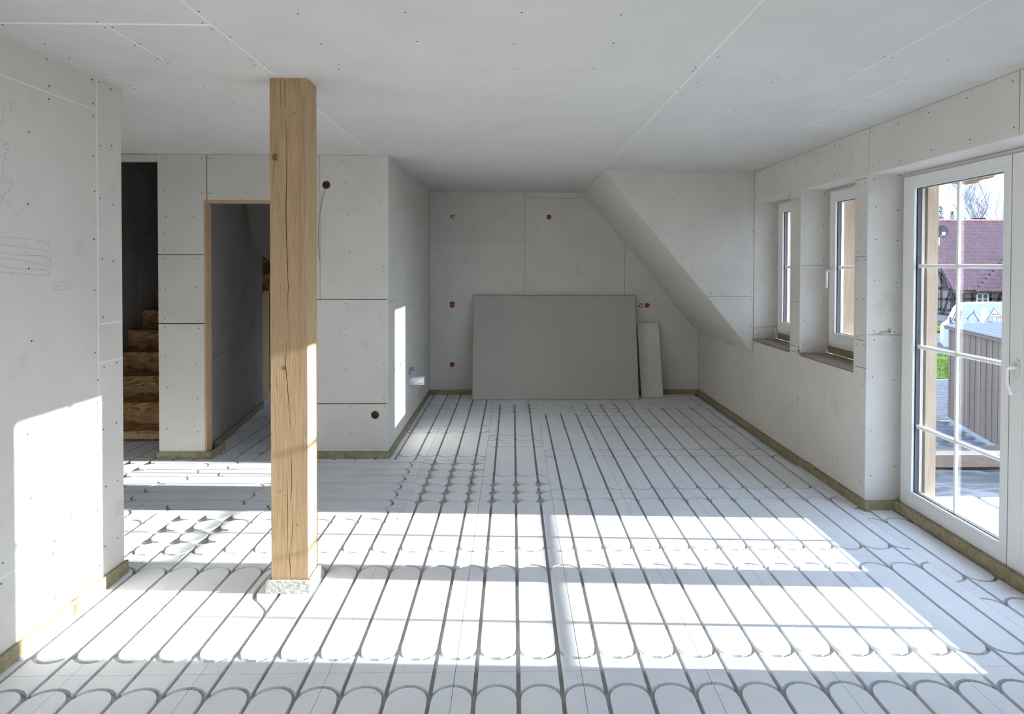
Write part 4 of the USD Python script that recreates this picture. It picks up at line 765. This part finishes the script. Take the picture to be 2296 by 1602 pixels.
m = ext(Polygon(vs(vb)), 'y', VY, VY + 1.95); vpart(va, 'body', m, vm_)
vpart(va, 'windscreen', ext(Polygon(vs([(16.50, -.52), (16.59, -.43), (16.84, -.01), (16.80, .0), (16.565, -.42)])), 'y', VY + .12, VY + 1.83), pane)
vpart(va, 'side_window', ext(Polygon(vs([(16.66, -.40), (16.90, -.02), (17.02, .0), (17.06, -.10), (16.98, -.40), (16.80, -.47)])), 'y', VY - .004, VY + .01), pane)
vpart(va, 'door_seam', ext(LineString(vs([(17.14, .02), (17.10, -.5), (17.02, -1.2)])).buffer(.008), 'y', VY - .003, VY), spacer_m); vpart(va, 'roof_seam', ext(LineString(vs([(17.0, .05), (19, .10), (21.5, .10)])).buffer(.008), 'y', VY - .003, VY), plain('seam_grey', (.42, .45, .50), .5))
vpart(va, 'mirror', sweep([(21.28, VY - .18, -.87, .065), (21.3, VY - .18, -1.17, .075)]), gasket, True); vpart(va, 'mirror_arm', bx(21.28, 21.5, VY - .16, VY + .02, -1.17, -1.10), gasket)
for x in (22.0, 26.9):
    vpart(va, 'wheel', cyl((x, VY + .12, -1.925), .355, .24, 'y', 32), gasket, 30); vpart(va, 'wheel_rim', cyl((x, VY - .002, -1.925), .20, .02, 'y', 24), plain('rim', (.4, .4, .42), .3, .8) if x < 25 else L + 'rim', 30)
ink = plain('decal_ink', (.055, .06, .075), .6); redd = plain('decal_red', (.50, .15, .12), .6); greyd = plain('decal_grey', (.30, .32, .34), .6); greend = surf('decal_green', (.38, .44, .42), (.60, .64, .66), scale=9)
def px_(x, z): return (x, z)
def dec(name, lines, w, mat, o=.003): vpart(va, name, ext(unary_union([LineString(vs(l)).buffer(w * VS, quad_segs=1) for l in lines]), 'y', VY - o, VY - o + .002), mat)
dec('sketched_house_picture', [[(17.30, -.33), (17.45, -.20), (17.58, -.11), (17.66, -.06)], [(17.62, -.06), (17.75, -.22), (17.92, -.40)], [(17.62, -.06), (17.66, -.0)], [(17.67, -.08), (17.67, -.16)], [(17.36, -.30), (17.37, -.38)], [(17.84, -.32), (17.85, -.64)], [(17.78, -.65), (17.92, -.65)],
    [(17.31, -.54), (17.37, -.49), (17.46, -.50), (17.52, -.58), (17.55, -.74)], [(17.40, -.60), (17.44, -.76)], [(17.42, -.58), (17.52, -.62)], [(17.43, -.68), (17.54, -.69)]], .016, ink)
vpart(va, 'tree_picture', ext(unary_union([Point(*vs([(18.14 + a, -.10 + b)])[0]).buffer(r * VS) for a, b, r in ((0, 0, .16), (.16, -.08, .13), (-.05, -.2, .14), (.08, -.32, .14), (-.06, -.42, .1), (.22, -.14, .08), (.02, .1, .12))]), 'y', VY - .002, VY - .001), greend)
vpart(va, 'gable_picture', ext(Polygon(vs([(18.10, -.58), (18.62, .07), (19.3, -.58)])), 'y', VY - .004, VY - .003), plain('decal_white', (.6, .63, .68), .6))
gx = [[(18.06, -.58), (18.62, .11)], [(18.3, -.40), (19.2, -.40)], [(18.42, -.22), (18.9, -.22)], [(18.5, -.12), (18.8, -.12)], [(18.1, -.56), (19.3, -.56)]] + [[(x, -.56), (x, -.24)] for x in (18.34, 18.43, 18.52, 18.72, 18.82, 18.92, 19.04)] + [[(x, -.55), (x + .11, -.42)] for x in (18.22, 18.32, 18.74, 18.86, 18.98)] + [[(x + .11, -.55), (x, -.42)] for x in (18.22, 18.32, 18.74, 18.86, 18.98)]
dec('timber_picture', gx, .014, ink, .006); dec('roof_picture', [[(18.64, .09), (18.92, -.18), (19.35, -.58)], [(18.9, -.20), (19.5, -.20)]], .02, redd, .007)
vpart(va, 'window_picture', [ext(Polygon(vs([(x, z), (x + .05, z), (x + .05, z + .09), (x, z + .09)])), 'y', VY - .007, VY - .006) for x in (18.56, 18.63) for z in (-.52, -.40, -.28)], greyd); vpart(va, 'wall_picture', ext(Polygon(vs([(18.02, -.78), (19.4, -.78), (19.4, -.6), (18.02, -.6)])), 'y', VY - .003, VY - .002), greyd)
# ================================================================ trees behind the house
bark = plain('hazed_bark', (.19, .20, .225), .9)  # blue-grey distance haze is painted into the bark colour
def tree(name, label, x, y, z, h, seed, depth, cat='tree', spread=.55, r0=.2, forks=2, group=None):
    r = random.Random(seed); trunk, tw = [], []
    def grow(p, d, ln, rad, k):
        n = 4; q = [p]; dd = d.copy()
        for _ in range(n):
            j = .05 if k == 0 else .14; dd = dd + np.array([r.uniform(-j, j), r.uniform(-j, j), r.uniform(-.04, .10)]); dd /= np.linalg.norm(dd); q.append(q[-1] + dd * ln / n)
        (trunk if k < 2 else tw).append(tube(q, np.linspace(rad, rad * .62, n + 1), 6 if k < 2 else 3))
        if k >= depth: return
        for c in range(r.choice((2, 3, 3)) + (1 if k > 1 else 0)):
            t = r.uniform(.35, 1.0) if c else 1.0; i = min(n, int(t * n)); a = r.uniform(0, 6.28); s = spread * r.uniform(.6, 1.3)
            nd = dd + np.array([math.cos(a) * s, math.sin(a) * s, r.uniform(.0, .25)]); grow(q[i], nd / np.linalg.norm(nd), ln * r.uniform(.62, .82), rad * r.uniform(.5, .66), k + 1)
    t = thing(name, label, cat, group)
    for f in range(forks): grow(np.array([x + f * .5, y, z]), np.array([(f - .4) * .12, 0, 1.0]), h * .36, r0, 0)
    part(t, 'trunk', trunk, bark, True); part(t, 'branches', tw, bark, kind='stuff')
tree('bare_tree', 'tall bare double-trunked tree rising behind the red roof', 41.0, 58, GZ, 15.0, 8, 6, r0=.17)
tree('bare_tree', 'bare spreading tree at the right edge of the glass', 50.2, 66, GZ, 11.5, 11, 5, spread=.75, forks=1, r0=.17)
tree('bare_tree', 'low bare tree just left of the tall double-trunked one', 52.0, 78, GZ, 14.0, 23, 5, spread=.7, forks=1, r0=.18)
def conifer(label, x, y, h, seed):
    r = np.random.default_rng(seed); t = thing('conifer', label, 'tree', 'dark conifers behind the red roof'); V, F = [], []
    for k in range(1500):
        f = r.uniform(.05, 1) ; a = r.uniform(0, 6.28); rad = (1 - f) * h * .22 + .1; c = np.array([x + math.cos(a) * rad * r.uniform(.2, 1), y + math.sin(a) * rad * r.uniform(.2, 1), GZ + h * f])
        d = np.array([math.cos(a), math.sin(a), -.25]) * .5; w = np.array([-math.sin(a), math.cos(a), 0]) * .12; o = len(V); V += [c - w, c + w, c + d]; F.append([o, o + 1, o + 2])
    part(t, 'needles', trimesh.Trimesh(np.array(V), np.array(F), process=False), L + 'needle', kind='stuff'); part(t, 'trunk', tube([(x, y, GZ), (x, y, GZ + h)], [.16, .02]), bark)
plain('needle', (.045, .06, .05), .9)
conifer('left dark conifer behind the red roof, beside the timber post of the opening', 60.0, 90, 12.4, 1); conifer('right dark conifer behind the red roof, under the bare tree', 68.5, 100, 12.6, 2)
